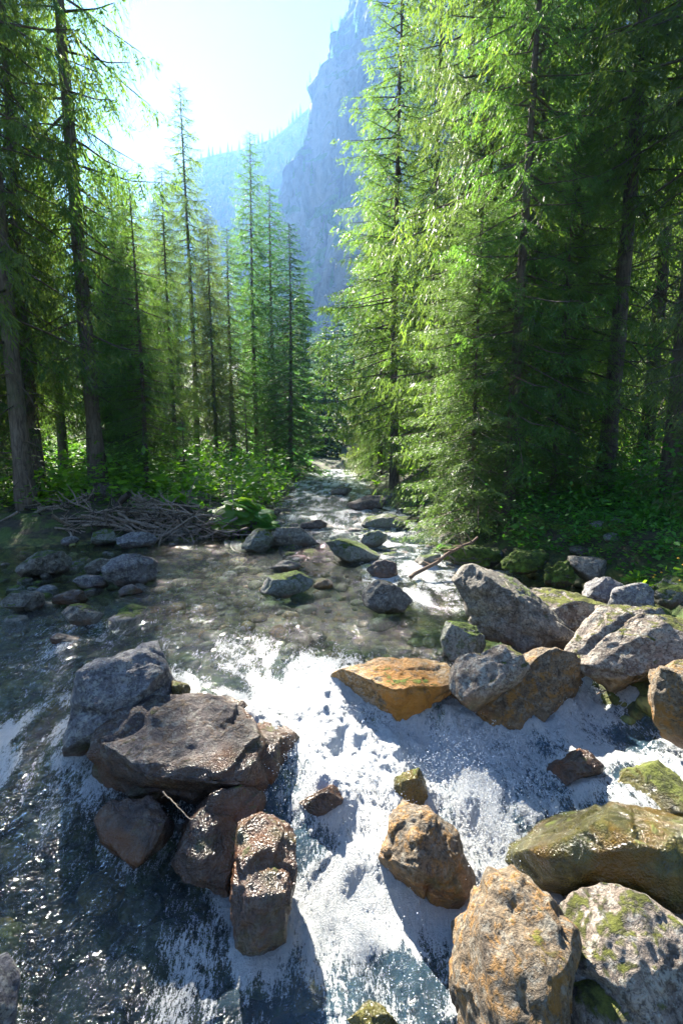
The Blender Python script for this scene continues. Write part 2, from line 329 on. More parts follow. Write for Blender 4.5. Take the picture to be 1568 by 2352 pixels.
# ------------------------------------------------------------------ water
def water_mat():
    m = NM('stream_water'); fo = m.attr('foam'); rg = m.attr('rough')
    mp = m.n('ShaderNodeMapping'); mp.inputs['Rotation'].default_value = (0, 0, R(-20)); mp.inputs['Scale'].default_value = (1.0, 1.7, 1.0); m.l(m.pos(), mp.inputs[0])
    w1 = m.noise(7, 3, 0.55, mp.outputs[0], 0.6); w2 = m.noise(24, 3, 0.6, mp.outputs[0], 0.4); w3 = m.noise(75, 2, 0.6, mp.outputs[0])
    h = m.math('ADD', w1, m.math('ADD', m.math('MULTIPLY', w2, 0.55), m.math('MULTIPLY', w3, 0.22)))
    bm = m.n('ShaderNodeBump'); bm.inputs['Distance'].default_value = 0.075; m.l(h, bm.inputs['Height'])
    m.l(m.math('MULTIPLY', m.math('ADD', rg, 0.06), 1.9, True), bm.inputs['Strength'])
    fr = m.n('ShaderNodeFresnel'); fr.inputs[0].default_value = 1.33; m.l(bm.outputs[0], fr.inputs['Normal'])
    gl = m.n('ShaderNodeBsdfGlossy'); gl.inputs['Roughness'].default_value = 0.10; gl.inputs['Color'].default_value = (1, 1, 1, 1); m.l(bm.outputs[0], gl.inputs['Normal'])
    tr = m.n('ShaderNodeBsdfTransparent'); m.v(m.mix(rg, (0.76, 0.87, 0.80), (0.38, 0.49, 0.53)), tr.inputs[0])
    # a little milky body where it is rough, its blue painting in reflected sky
    df = m.n('ShaderNodeBsdfDiffuse'); df.inputs[0].default_value = (0.12, 0.26, 0.38, 1)
    body = m.n('ShaderNodeMixShader'); m.l(m.math('MULTIPLY', m.math('SUBTRACT', rg, 0.42), 0.5, True), body.inputs[0]); m.l(tr.outputs[0], body.inputs[1]); m.l(df.outputs[0], body.inputs[2])
    wm = m.n('ShaderNodeMixShader'); m.l(m.math('ADD', m.math('MULTIPLY', fr.outputs[0], 1.0), 0.02, True), wm.inputs[0])
    m.l(body.outputs[0], wm.inputs[1]); m.l(gl.outputs[0], wm.inputs[2])
    mq = m.n('ShaderNodeMapping'); mq.inputs['Rotation'].default_value = (0, 0, R(14)); mq.inputs['Scale'].default_value = (2.0, .75, 1.0); m.l(m.pos(), mq.inputs[0])
    f1 = m.noise(9, 6, 0.68, mq.outputs[0], 1.0); f2 = m.noise(42, 5, 0.75, mq.outputs[0], 0.6); f3 = m.noise(150, 3, 0.7)
    f = m.math('ADD', m.math('MULTIPLY', m.math('SUBTRACT', f1, 0.5), 1.6), m.math('ADD', m.math('MULTIPLY', m.math('SUBTRACT', f2, 0.5), 2.8), m.math('MULTIPLY', m.math('SUBTRACT', f3, 0.5), 1.6)))
    f = m.math('ADD', m.math('MULTIPLY', fo, 1.25), f)
    mk = m.ramp(f, [(0.52, 0.0), (0.62, .75), (0.95, 1.0)])
    fb = m.bump(m.math('ADD', m.math('MULTIPLY', f2, 1.0), m.math('MULTIPLY', f3, 0.7)), 1.0, 0.05)
    fs = m.pbsdf(m.mix(m.ramp(f2, [(.35, 0.0), (.65, 1.0)]), (.68, .73, .75), (.90, .91, .91)), 0.25, fb)
    mx = m.n('ShaderNodeMixShader'); m.l(mk, mx.inputs[0]); m.l(wm.outputs[0], mx.inputs[1]); m.l(fs, mx.inputs[2])
    return m.done(mx.outputs[0])
# ------------------------------------------------------------------ boulders
ICO = {}; RV = []
def ico(n):
    if n in ICO: return ICO[n]
    import bmesh
    b = bmesh.new(); bmesh.ops.create_icosphere(b, subdivisions=n, radius=1)
    v = np.array([x.co[:] for x in b.verts]); f = np.array([[q.index for q in p.verts] for p in b.faces]); b.free()
    ICO[n] = (v, f); return ICO[n]
def rockify(P, size, seed, cuts=10, rough=1.0, cutmin=0.74):
    """facet, fracture and roughen a blob of points (n,3) centred on 0"""
    r = np.random.default_rng(seed)
    for k in range(cuts):
        n = r.normal(size=3); n /= np.linalg.norm(n)
        s = P @ n; lim = s.max() * r.uniform(cutmin, 0.95); ex = s - lim
        P = P - n * (np.where(ex > 0, ex * 0.97, 0))[:, None]
    dn = r.normal(size=(46, 3)); dn /= np.linalg.norm(dn, axis=1)[:, None]; hgt_ = r.uniform(-1, 1, 46)
    u_ = P / (np.linalg.norm(P, axis=1)[:, None] + 1e-9); u_ = u_ + 0.10 * np.stack([noise3(P / size * 3 + 31 * k) for k in range(3)], -1)
    near = np.argmax(u_ @ dn.T, axis=1); P = P * (1 + 0.030 * rough * hgt_[near])[:, None]
    q = P / size + seed * 3.7
    nd = P / (np.linalg.norm(P, axis=1)[:, None] + 1e-9)
    big = fbm(q * 1.6, 3); crack = 1 - np.abs(noise3(q * 2.6 + 5)); rid = np.clip(crack - 0.86, 0, 1) / 0.14
    fine = fbm(q * 7, 4, 0.6)
    return P + nd * (size * rough * (0.085 * big - 0.035 * rid + 0.040 * fine))[:, None]
def boulder(name, label, outline, mat, sub=5, depth=0.8, seed=1, zoff=0.0, cuts=9, rough=1.0, wetband=0.06, group=None, dist=None, planes=(), cat='boulder', sink=0.12):
    O = np.array(outline, float); c = O.mean(0)
    area = 0.5 * abs(np.dot(O[:, 0], np.roll(O[:, 1], 1)) - np.dot(O[:, 1], np.roll(O[:, 0], 1)))
    wpx = np.ptp(O[:, 0]); by = O[:, 1].max()
    z = 0.0 + zoff
    if dist is None:
        p = PZ(c[0], by, z)
        for _ in range(3):
            lv = wlevel(p[0], p[1]) if zoff == 0 else zoff
            p = PZ(c[0], by, lv)
        y0 = p[1]; lv0 = lv
    else: y0 = dist; lv0 = PY(c[0], by, dist)[2]
    wid = math.sqrt(area) / F * math.hypot(y0, CZ)
    Yc = y0 + wid * depth * 0.38
    ctr = PY(c[0], c[1], Yc); dv = ctr - np.array([0, 0, CZ]); L = np.linalg.norm(dv); dv /= L
    Rt = np.cross(dv, [0, 0, 1]); Rt /= np.linalg.norm(Rt); Up = np.cross(Rt, dv)
    pts = []
    for px, py in O:
        d = ray(px, py); d = d / (d @ dv) * L - dv * L
        pts.append((d @ Rt, d @ Up))
    pts = np.array(pts) * 1.06; pts[:, 1] = np.where(pts[:, 1] < 0, pts[:, 1] * (1 + sink), pts[:, 1])
    V, Fc = ico(sub); th = np.arctan2(V[:, 1], V[:, 0]); s = np.hypot(V[:, 0], V[:, 1])
    dx, dy = np.cos(th), np.sin(th); rad = np.zeros(len(V))
    n = len(pts)
    for i in range(n):
        a, b = pts[i], pts[(i + 1) % n]; e = b - a
        den = dx * e[1] - dy * e[0]
        with np.errstate(all='ignore'):
            t = (a[0] * e[1] - a[1] * e[0]) / den; w = (a[0] * dy - a[1] * dx) / den
        ok = (t > 0) & (w >= -1e-6) & (w <= 1 + 1e-6); rad = np.where(ok, np.maximum(rad, t), rad)
    rad = np.where(rad <= 0, np.median(rad), rad)
    sz = math.sqrt(abs(area)) / F * L
    inpl = rad * s ** 0.82; dep = np.sign(V[:, 2]) * np.abs(V[:, 2]) ** 0.8 * sz * depth * 0.62
    P = Rt * (dx * inpl)[:, None] + Up * (dy * inpl)[:, None] - dv * dep[:, None]
    for (nn, frac) in planes:
        nn = np.array(nn, float); nn /= np.linalg.norm(nn); q = P @ nn; ex = q - q.max() * frac
        P = P - nn * np.where(ex > 0, ex * 0.95, 0)[:, None]
    e0 = np.array([np.ptp(P @ Rt), np.ptp(P @ Up)]); P = rockify(P, sz, seed, cuts + 10, rough, 0.60)
    for ax_, ee in ((Rt, e0[0]), (Up, e0[1])):
        q = P @ ax_; mid = 0.5 * (q.max() + q.min()); k_ = ee / np.ptp(q); tgt = 0.5 * ((pts[:, 0] if ax_ is Rt else pts[:, 1]).max() + (pts[:, 0] if ax_ is Rt else pts[:, 1]).min())
        P = P + ax_ * ((q - mid) * k_ + tgt - q)[:, None]
    base = ctr.copy(); base[2] = lv0
    P = P + (ctr - base); RV.append((P + base)[np.abs(P[:, 2]) < .05])
    wz = lv0; wn = fbm((P + base) * 4, 3)
    wet = sstep(wetband + 0.05, wetband - 0.03, P[:, 2] + wn * 0.09) if wetband > -1 else np.zeros(len(P))
    me = mesh_np(name, P, Fc, G[mat], True, {'wet': wet})
    o = link(name, me, label=label, category=cat, group=group); o.location = base
    return o

H = [
 # label, outline, material, extra
 ('large dark bluish grey boulder standing behind the big wet slab at left', [(148,1600),(160,1550),(190,1520),(260,1493),(345,1482),(388,1505),(396,1560),(402,1620),(370,1700),(250,1722),(155,1718)], 'blue', dict(sub=6, seed=2, depth=0.8, planes=[((-.1,.0,1),.80),((-.9,-.3,.2),.85)], wetband=.12)),
 ('biggest wet slab in the foreground, slanting purple grey top and brown mossy right end', [(232,1665),(290,1635),(420,1598),(520,1615),(590,1660),(655,1720),(682,1780),(665,1825),(600,1835),(530,1840),(430,1885),(330,1850),(250,1775)], 'brown', dict(sub=6, seed=5, depth=0.9, planes=[((.10,-.25,1),.62),((-.25,-1,-.15),.72)], wetband=.5)),
 ('squat dark red brown rock below left end of the biggest slab', [(220,1875),(250,1843),(340,1833),(385,1850),(397,1890),(362,1960),(300,1978),(240,1935)], 'brown', dict(sub=5, seed=8, wetband=.5)),
 ('upright dark wet rock leaning below the middle of the biggest slab', [(400,1960),(435,1890),(490,1815),(530,1800),(590,1815),(608,1860),(575,1935),(540,2030),(470,2045),(405,2035)], 'brown', dict(sub=6, seed=11, planes=[((.1,-.5,1),.8)], wetband=.5)),
 ('narrow tall glistening rock beside the white water, rightmost below the biggest slab', [(550,1900),(590,1876),(650,1905),(678,1955),(670,2010),(652,2060),(642,2120),(600,2165),(545,2115),(533,2040),(540,1960)], 'brown', dict(sub=6, seed=14, wetband=.7)),
 ('orange topped flat boulder with green moss seam at the edge of the pool', [(762,1562),(800,1535),(880,1510),(1000,1518),(1047,1545),(1020,1595),(985,1635),(920,1652),(860,1625),(790,1592)], 'orange', dict(sub=6, seed=17, planes=[((0,-.12,1),.55)], wetband=.03, depth=1.0)),
 ('pinkish grey moss edged boulder behind the long brown boulder', [(1030,1600),(1050,1560),(1080,1510),(1150,1484),(1200,1508),(1215,1560),(1180,1600),(1100,1625)], 'pale', dict(sub=5, seed=20, zoff=-.06)),
 ('long brown and green boulder slanting up out of the blue white rapids', [(985,1645),(1040,1590),(1110,1570),(1200,1535),(1300,1500),(1330,1540),(1343,1595),(1250,1630),(1190,1650),(1100,1645)], 'amber', dict(sub=6, seed=23, planes=[((0,-1,.3),.7)], wetband=.10)),
 ('small dark block with bright moss cap left of the big grey boulder', [(1012,1475),(1024,1437),(1060,1430),(1112,1468),(1105,1500),(1060,1525),(1015,1528)], 'green', dict(sub=5, seed=26, planes=[((.2,-.2,1),.7)])),
 ('biggest pale grey pointed boulder on the right bank', [(1038,1395),(1072,1322),(1110,1305),(1180,1338),(1235,1395),(1290,1435),(1335,1468),(1305,1492),(1230,1486),(1140,1474),(1070,1436)], 'grey', dict(sub=6, seed=29, rough=1.2, zoff=.02, planes=[((.5,-.7,.5),.75),((-.8,-.5,.4),.8)])),
 ('long low sunlit slab with green moss behind the pointed grey boulder', [(1190,1343),(1250,1350),(1350,1385),(1410,1420),(1340,1455),(1280,1445),(1200,1405)], 'pale', dict(sub=5, seed=32, zoff=.08)),
 ('broad rounded purple brown boulder at the right edge above the rapids', [(1310,1485),(1340,1450),(1400,1420),(1490,1403),(1568,1408),(1660,1430),(1670,1510),(1560,1545),(1480,1565),(1400,1575),(1340,1550)], 'pale', dict(sub=6, seed=35, zoff=.06, planes=[((-.1,-.5,1),.75)], wetband=.02)),
 ('grass topped brown boulder cut by the right edge of the view beside the rapids', [(1487,1600),(1510,1520),(1560,1508),(1650,1540),(1670,1660),(1590,1710),(1520,1670)], 'amber', dict(sub=5, seed=38, zoff=-.02)),
 ('angular grey stone under the dark bank, left of the pair of round ones', [(1303,1292),(1350,1278),(1392,1300),(1382,1345),(1320,1338)], 'grey', dict(seed=41, zoff=.12, sub=4)),
 ('round grey boulder, left one of the pair under the dark mossy bank', [(1338,1355),(1370,1325),(1420,1330),(1432,1370),(1395,1402),(1350,1390)], 'blue', dict(seed=44, zoff=.12)),
 ('round grey boulder, right one of the pair under the dark mossy bank', [(1388,1395),(1425,1342),(1470,1340),(1500,1375),(1490,1415),(1430,1420)], 'blue', dict(seed=47, zoff=.12)),
 ('amber brown boulder in the bottom foreground left of the pale lichened one', [(1040,2065),(1070,2022),(1130,1997),(1220,2010),(1290,2065),(1305,2120),(1290,2200),(1330,2420),(1090,2440),(1050,2220)], 'amber', dict(sub=6, seed=151, wetband=.05, zoff=-.6, planes=[((-.1,-.35,1),.85)])),
 ('big pale lichen spotted boulder filling the bottom right corner', [(1268,2120),(1320,2052),(1400,2032),(1480,2075),(1580,2140),(1680,2230),(1700,2500),(1330,2520),(1290,2270)], 'pale', dict(sub=6, seed=53, wetband=-.02, zoff=-.6)),
 ('pinkish pale boulder with orange patch, behind the bottom right boulder', [(1385,2030),(1440,1998),(1500,2008),(1545,2060),(1600,2140),(1540,2160),(1440,2100)], 'pale', dict(sub=5, seed=56, zoff=-.45, wetband=-.02)),
 ('wide low amber green rock under a glittering film of water at right', [(1172,1965),(1185,1915),(1225,1882),(1300,1862),(1400,1852),(1500,1868),(1610,1900),(1690,1980),(1680,2080),(1560,2090),(1430,2055),(1300,2035),(1215,2010)], 'algae', dict(sub=6, seed=59, wetband=.9, rough=.7, cuts=-8, depth=0.9, zoff=-.47)),
 ('pointed amber rock with draped water and a moss patch in the middle of the rapids', [(868,2020),(900,1930),(903,1862),(950,1843),(1000,1888),(1050,1960),(1088,2020),(1062,2075),(1040,2105),(960,2090),(880,2060)], 'amber', dict(sub=6, seed=62, wetband=.2, planes=[((.75,-.4,.6),.6),((-.7,-.6,.3),.7)])),
 ('small olive rock tip breaking the white water above the pointed amber rock', [(905,1778),(960,1766),(982,1798),(972,1855),(915,1848)], 'algae', dict(seed=65, wetband=.3)),
 ('dark wet rock lump in the blue white rapids at right', [(1258,1745),(1310,1718),(1385,1735),(1350,1785),(1275,1805)], 'brown', dict(seed=68, wetband=.3)),
 ('flat water washed brown rock at the right edge of the rapids', [(1385,1835),(1440,1778),(1540,1762),(1640,1790),(1620,1850),(1500,1850)], 'algae', dict(seed=71, wetband=.3)),
 ('dark grey wet rock in the bottom left corner', [(-60,2210),(20,2190),(48,2250),(45,2390),(-60,2420)], 'blue', dict(seed=74, wetband=.1)),
 ('submerged looking brown green stone beside the big bluish boulder', [(395,1570),(420,1560),(438,1590),(425,1615),(395,1612)], 'algae', dict(seed=77, wetband=.2, sub=4)),
 ('small grey stone wedged under the biggest slab', [(400,1890),(425,1880),(432,1910),(410,1922)], 'blue', dict(seed=78, wetband=.2, sub=4)),
 ('low dark rock awash in white water right of the biggest slab', [(690,1830),(740,1805),(790,1812),(785,1850),(720,1875)], 'brown', dict(seed=79, wetband=.3)),
 ('brown washed rock at the bottom edge in the middle', [(780,2330),(850,2300),(930,2330),(940,2400),(790,2410)], 'algae', dict(seed=80, wetband=.3)),
 ('low dark red stone at left edge of the glittering water', [(115,1468),(145,1452),(185,1462),(180,1482),(130,1485)], 'brown', dict(seed=81, wetband=.05, sub=4)),
 ('light topped olive boulder in midstream, nearest one left of centre', [(600,1348),(630,1318),(680,1311),(714,1333),(717,1362),(650,1370)], 'green', dict(seed=82, wetband=.04)),
 ('grey pyramid shaped boulder in midstream beside the white chute', [(832,1378),(870,1340),(905,1334),(946,1365),(942,1402),(860,1404)], 'grey', dict(seed=83, planes=[((.6,-.5,.5),.75)])),
 ('mossy sloping boulder in midstream just upstream of the white chute', [(748,1262),(775,1238),(830,1245),(872,1270),(852,1294),(790,1288)], 'green', dict(seed=84)),
 ('greenish upright boulder at the far left side of the pool', [(555,1248),(575,1215),(605,1214),(628,1250),(602,1268),(560,1266)], 'green', dict(seed=85)),
 ('wide low grey boulder behind the greenish upright one', [(608,1228),(640,1212),(700,1214),(732,1245),(690,1257),(640,1252)], 'grey', dict(seed=86)),
 ('dark red brown stone at the head of the white chute', [(843,1293),(880,1286),(908,1293),(912,1318),(870,1328),(845,1312)], 'brown', dict(seed=87, sub=4)),
 ('largest smooth grey boulder among the stones at left', [(238,1325),(290,1287),(340,1270),(363,1298),(362,1328),(300,1345)], 'blue', dict(seed=88)),
 ('round pale stone leaning on the largest smooth boulder at left', [(195,1303),(220,1283),(270,1288),(264,1312),(210,1318)], 'grey', dict(seed=89, sub=4)),
 ('broad mottled boulder near the left edge of the pool', [(38,1297),(60,1270),(130,1266),(165,1295),(152,1322),(60,1322)], 'grey', dict(seed=90)),
 ('rounded lichen spotted boulder at the left edge nearest the camera', [(3,1384),(35,1357),(85,1359),(102,1380),(72,1407),(10,1405)], 'grey', dict(seed=91)),
 ('isolated mottled stone where glittering water begins at left', [(143,1412),(170,1388),(215,1394),(237,1420),(200,1442),(160,1440)], 'grey', dict(seed=92)),
 ('flat dark stone between the two left boulders', [(168,1335),(200,1320),(245,1332),(250,1348),(190,1352)], 'blue', dict(seed=93, sub=4)),
 ('dark low stone behind the isolated mottled one', [(120,1375),(160,1355),(200,1362),(195,1385),(140,1390)], 'brown', dict(seed=94, sub=4)),
 ('low reddish stone right of the stones at left', [(272,1352),(300,1342),(328,1350),(320,1364),(280,1366)], 'brown', dict(seed=95, sub=4)),
 ('smooth wedge of grey rock in front of the driftwood', [(268,1242),(310,1222),(358,1230),(348,1254),(280,1258)], 'blue', dict(seed=96)),
 ('dark rounded stone left of the smooth wedge by the driftwood', [(210,1242),(232,1215),(262,1222),(270,1246),(222,1252)], 'green', dict(seed=97, sub=4)),
 ('small stone lying in still water left of the driftwood wedge', [(140,1245),(160,1232),(182,1240),(178,1252),(148,1254)], 'blue', dict(seed=98, sub=4)),
 ('flat grey slab under the dead branches on the left bank', [(305,1190),(335,1158),(380,1160),(405,1185),(398,1210),(320,1212)], 'pale', dict(seed=99, zoff=.12)),
 ('reddish grey boulder at right end of the driftwood heap', [(520,1172),(555,1158),(600,1180),(612,1200),(560,1215),(525,1205)], 'pale', dict(seed=100, zoff=.10)),
 ('pale sunlit boulder on the stony bank above the driftwood', [(395,1145),(430,1125),(480,1132),(475,1155),(410,1158)], 'pale', dict(seed=101, zoff=.45, sub=4)),
 ('dark boulder in front of the tree roots at left', [(190,1140),(215,1105),(265,1110),(285,1140),(240,1155)], 'brown', dict(seed=102, zoff=.5, wetband=-5, sub=4)),
 ('dark upright stone in the upper channel behind the mossy sloping boulder', [(828,1240),(858,1218),(888,1238),(878,1258),(840,1258)], 'green', dict(seed=103, sub=4)),
 ('long dark rock on the right side of the upper channel', [(798,1160),(850,1138),(885,1148),(875,1168),(820,1172)], 'brown', dict(seed=104, sub=4)),
 ('mossy flat rock at foot of the right bank trees', [(832,1195),(870,1180),(930,1186),(945,1205),(900,1215),(840,1213)], 'green', dict(seed=105, sub=4)),
 ('low dark stone in the middle of the upper channel', [(690,1207),(725,1194),(752,1206),(740,1218),(700,1218)], 'brown', dict(seed=106, sub=4)),
 ('moss topped stone at lower end of the fallen stick', [(952,1292),(970,1272),(1012,1274),(1008,1300),(970,1302)], 'green', dict(seed=107, sub=4)),
 ('mossy mound under the stick on the right bank', [(1010,1282),(1050,1258),(1110,1255),(1150,1278),(1120,1300),(1040,1300)], 'moss', dict(rough=2.4, seed=108, zoff=.05)),
 ('bright moss cushion at foot of dark right bank', [(1248,1330),(1262,1296),(1300,1288),(1320,1318),(1305,1345),(1262,1345)], 'moss', dict(rough=2.4, seed=109, zoff=.1)),
 ('moss covered boulder beneath overhanging spruce boughs', [(1150,1300),(1180,1262),(1240,1262),(1258,1300),(1210,1318)], 'moss', dict(rough=2.4, seed=110, zoff=.1)),
 ('sunlit pale stone at the far end of the stream', [(760,1128),(785,1117),(808,1124),(800,1136),(770,1137)], 'pale', dict(seed=111, sub=4)),
 ('yellowish submerged flat stone in shallow midstream', [(720,1340),(750,1330),(765,1342),(745,1352),(722,1350)], 'amber', dict(seed=112, sub=4, sink=.3)),
 ('low pale stone awash left of midstream boulder', [(620,1300),(650,1287),(688,1292),(690,1308),(640,1312)], 'grey', dict(seed=113, sub=4)),
 ('mossy boulder in deep shade on the right bank beneath the fern bank', [(1180,1215),(1230,1180),(1300,1185),(1320,1230),(1250,1262),(1190,1258)], 'moss', dict(rough=2.4, seed=114, zoff=.25)),
 ('big dark overhung rock in the shade below the right bank spruces', [(1320,1235),(1360,1200),(1450,1200),(1500,1240),(1440,1280),(1340,1275)], 'moss', dict(rough=2.4, seed=115, zoff=.3)),
 ('grey boulder in shade behind the right edge boulder', [(1490,1350),(1530,1320),(1600,1330),(1610,1380),(1530,1400)], 'green', dict(seed=116, zoff=.2)),
]
for lab, out, mt, kw in H:
    boulder('boulder', lab, out, mt, **kw)
# ------------------------------------------------------------------ water sheet, with foam collars round the boulders
nx = 500
ys = np.concatenate([np.geomspace(0.95, 10, 610), np.geomspace(10.09, 46, 70)]); ny = len(ys) ; U = np.linspace(-1, 1, nx)
Yg, Ug = np.meshgrid(ys, U, indexing='ij')
hw = np.minimum(1.6 + 0.85 * Yg, 9.0)
X = (Ug * hw).ravel(); Y = Yg.ravel()
C = controls(X, Y); fo, rg = C[:, 1], C[:, 2]
flow = np.stack([X * 0.9 + Y * 0.35, Y * 0.9 - X * 0.3], -1)
z0 = np.zeros_like(X)
lvl = C[:, 0] + 0.025 * rg * noise3(np.stack([X * 3, Y * 3, z0], -1)) + 0.10 * sstep(.3, .8, fo) * rg * fbm(np.stack([X * 3.4 + Y, Y * 3.0, z0 + 60], -1), 2)
wx = X + 0.12 * noise3(np.stack([X * 2.5, Y * 2.5, z0 + 40], -1)); wy = Y + 0.12 * noise3(np.stack([X * 2.5, Y * 2.5, z0 + 50], -1))
calm = fbm(np.stack([flow[:, 0] * 3.2, flow[:, 1] * 5.5, z0], -1), 5, 0.55)
rapid = 0.6 * fbm(np.stack([wx * 4.5 + wy * 1.2, wy * 2.2, z0], -1), 4, 0.5) + 0.12 * fbm(np.stack([wx * 13 + wy * 3, wy * 5.5, z0 + 2], -1), 3, 0.55)
kk = sstep(.25, .6, fo); n1 = calm * (1 - kk) + rapid * kk
amp = 0.004 + (rg ** 1.15 * (1 - kk) + 0.72 * rg ** 1.4 * kk) * 0.13
bl = fbm(np.stack([flow[:, 0] * 6.0, flow[:, 1] * 6.0, z0 + 9], -1), 5, 0.58, billow=True)
fm = sstep(0.35, 0.9, fo)
RVa = np.concatenate(RV); gx0, gy0, cs = -6.0, 0.6, .022; GR = np.zeros((560, 600), np.float32)
gi = ((RVa[:, 0] - gx0) / cs).astype(int); gj = ((RVa[:, 1] - gy0) / cs).astype(int); okk = (gi > 3) & (gi < 556) & (gj > 3) & (gj < 596); GR[gi[okk], gj[okk]] = 1
for _ in range(3): GR = np.maximum(GR * .999, .72 * np.maximum.reduce([np.roll(GR, 1, 0), np.roll(GR, -1, 0), np.roll(GR, 1, 1), np.roll(GR, -1, 1)]))
collar = GR[np.clip(((X - gx0) / cs).astype(int), 0, 559), np.clip(((Y - gy0) / cs).astype(int), 0, 599)] * sstep(.22, .6, rg)
Z = lvl + amp * n1 + 0.045 * fm * rg * fbm(np.stack([wx * 15 + wy * 4, wy * 6.5, z0 + 9], -1), 5, 0.62)
spike = np.clip(fbm(np.stack([X * 22, Y * 22, z0 + 3], -1), 3, 0.7), 0, 1) ** 1.5
Z += spike * 0.045 * fm * rg
mid = fbm(np.stack([wx * 4.2 + wy * 1.3, wy * 2.4, z0 + 21], -1), 6, 0.58)
bl2 = fbm(np.stack([wx * 46 + wy * 9, wy * 26, z0 + 5], -1), 3, 0.65)
Z += 0.008 * bl2 * sstep(.2, .7, fo) * rg
Z += .035 * collar
fo2 = np.clip(fo + .38 * collar + (0.30 * bl2 + 1.35 * mid) * sstep(.05, .4, fo) * (1 - .5 * sstep(.85, 1, fo)), 0, 1.15)
wsd = sdist(X, Y)
keep = (wsd < 0.6)
V = np.stack([X, Y, Z], -1)
Fc = grid_faces(nx, ny, keep)
V, Fc, A = compact(V, Fc, {'foam': fo2, 'rough': rg})
link('water', mesh_np('water', V, Fc, water_mat(), True, A), kind='structure')


# ------------------------------------------------------------------ small stones
def small_rock_mesh(seed, mt, sub=3):
    V, Fc = ico(sub); r = np.random.default_rng(seed)
    P = V * np.array([1, r.uniform(.7, 1), r.uniform(.45, .75)]); P = rockify(P, 1.0, seed, 7, 1.0, 0.7)
    wet = sstep(0.0, -0.25, P[:, 2] + 0.2 * noise3(P * 3))
    return mesh_np('stone', P, Fc, G[mt], True, {'wet': wet})
SC = ['mid grey', 'pale speckled', 'dark bluish', 'mossy green', 'rough grey', 'dark brown', 'pale flat', 'amber']
SM = [small_rock_mesh(200 + i, m) for i, m in enumerate(['grey', 'pale', 'blue', 'green', 'grey', 'brown', 'pale', 'amber'])]
def scatter(n, region, size, label, group, zf=0.1, pick=None, cat='stone', seed=0):
    r = random.Random(seed); k = 0; tries = 0
    while k < n and tries < n * 40:
        tries += 1
        x, y = region(r)
        s = size[0] * (size[1] / size[0]) ** (r.random() ** 1.6)
        i = r.choice(pick); f_ = (s / size[0] - 1) / (size[1] / size[0] - 1)
        o = link('stone', SM[i], label='%s %s' % ('large' if f_ > .45 else 'middling' if f_ > .15 else 'small', label.replace('CC', SC[i])), category=cat, group=group)
        z = gz(x, y); wl = wlevel(x, y)
        z = max(z, wl - 0.9 * s * 0.5) if z < wl else z
        o.location = (x, y, z + s * zf); o.scale = (s, s, s * r.uniform(.75, 1.1)); o.rotation_euler = (r.uniform(-.3, .3), r.uniform(-.3, .3), r.uniform(0, 6.28)); k += 1
def reg_px(x0, x1, y0, y1, z=0.0):
    def f(r):
        p = PZ(r.uniform(x0, x1), r.uniform(y0, y1), z); return p[0], p[1]
    return f
def reg_line(pts, spread):
    W_ = [PZ(*p)[:2] for p in pts]
    def f(r):
        i = r.randrange(len(W_) - 1); t = r.random(); p = W_[i] * (1 - t) + W_[i + 1] * t
        return p[0] + r.gauss(0, spread), p[1] + r.gauss(0, spread)
    return f
scatter(75, reg_line([(610,1215,.05),(640,1180,.1),(680,1140,.2),(730,1100,.35)], .45), (.06, .30), 'CC stone on the stony left bank of the upper channel', 'stones on the stony left bank upstream', pick=[0,1,2,4,6], seed=1)
scatter(60, reg_line([(830,1130,.25),(880,1170,.12),(960,1230,.06),(1090,1290,.04)], .35), (.06, .26), 'CC stone along the foot of the right bank upstream', 'stones at the foot of the right bank upstream', pick=[0,2,3,4,5], seed=2)
scatter(44, reg_px(0, 330, 1265, 1420), (.07, .22), 'CC stone among the boulders at left', 'small stones among the left boulders', pick=[0,2,4,3], seed=3)
scatter(85, reg_px(650, 930, 1105, 1275, .1), (.08, .30), 'CC stone breaking the surface of the upper channel', 'stones in the upper channel', pick=[0,2,5,3], seed=4)
scatter(35, reg_px(360, 620, 1140, 1215, .3), (.08, .30), 'CC stone on the bank between driftwood and plants', 'stones on the left bank', pick=[0,1,6,4], seed=5)
scatter(26, reg_px(1130, 1420, 1290, 1400, .08), (.10, .26), 'CC stone in the shaded gap on the right bank', 'stones in the shaded gap of the right bank', pick=[3,2,5], seed=6)
scatter(14, reg_px(1330, 1540, 1400, 1500, .1), (.08, .2), 'CC stone wedged between the large right bank boulders', 'stones between the right bank boulders', pick=[0,6,3], seed=7)
# bed stones under the water: nobody could count them
r_ = np.random.default_rng(5); parts = []
v3, f3 = ico(2)
for k in range(1500):
    y = 1.2 + 9.5 * r_.random() ** 0.8; x = r_.uniform(-0.9 * y - 1, 0.45 * y + 1.2)
    parts.append((x, y))
PT = np.array(parts); sdp = sdist(PT[:, 0], PT[:, 1]); PT = PT[sdp < 0.0]; gzs = ground(PT[:, 0], PT[:, 1])
pl = []
for (x, y), z in zip(PT, gzs):
    s = 0.045 + 0.14 * r_.random() ** 2.2
    q = v3 * np.array([s, s * r_.uniform(.6, 1), s * r_.uniform(.35, .6)]); a = r_.uniform(0, 6.28)
    q = q * (1 + 0.25 * noise3(v3 * 1.3 + r_.uniform(0, 60)))[:, None]
    q = np.stack([q[:, 0] * math.cos(a) - q[:, 1] * math.sin(a), q[:, 0] * math.sin(a) + q[:, 1] * math.cos(a), q[:, 2]], -1)
    pl.append((q + [x, y, z + s * .15], f3))
V, Fc = join(pl)
m = NM('stream_bed_stones'); isl = m.n('ShaderNodeNewGeometry').outputs['Random Per Island']
c = m.ramp(isl, [(0.0, (0.05, 0.07, 0.02)), (0.3, (0.19, 0.21, 0.06)), (0.55, (0.36, 0.23, 0.05)), (0.75, (0.13, 0.17, 0.05)), (1.0, (0.42, 0.38, 0.22))])
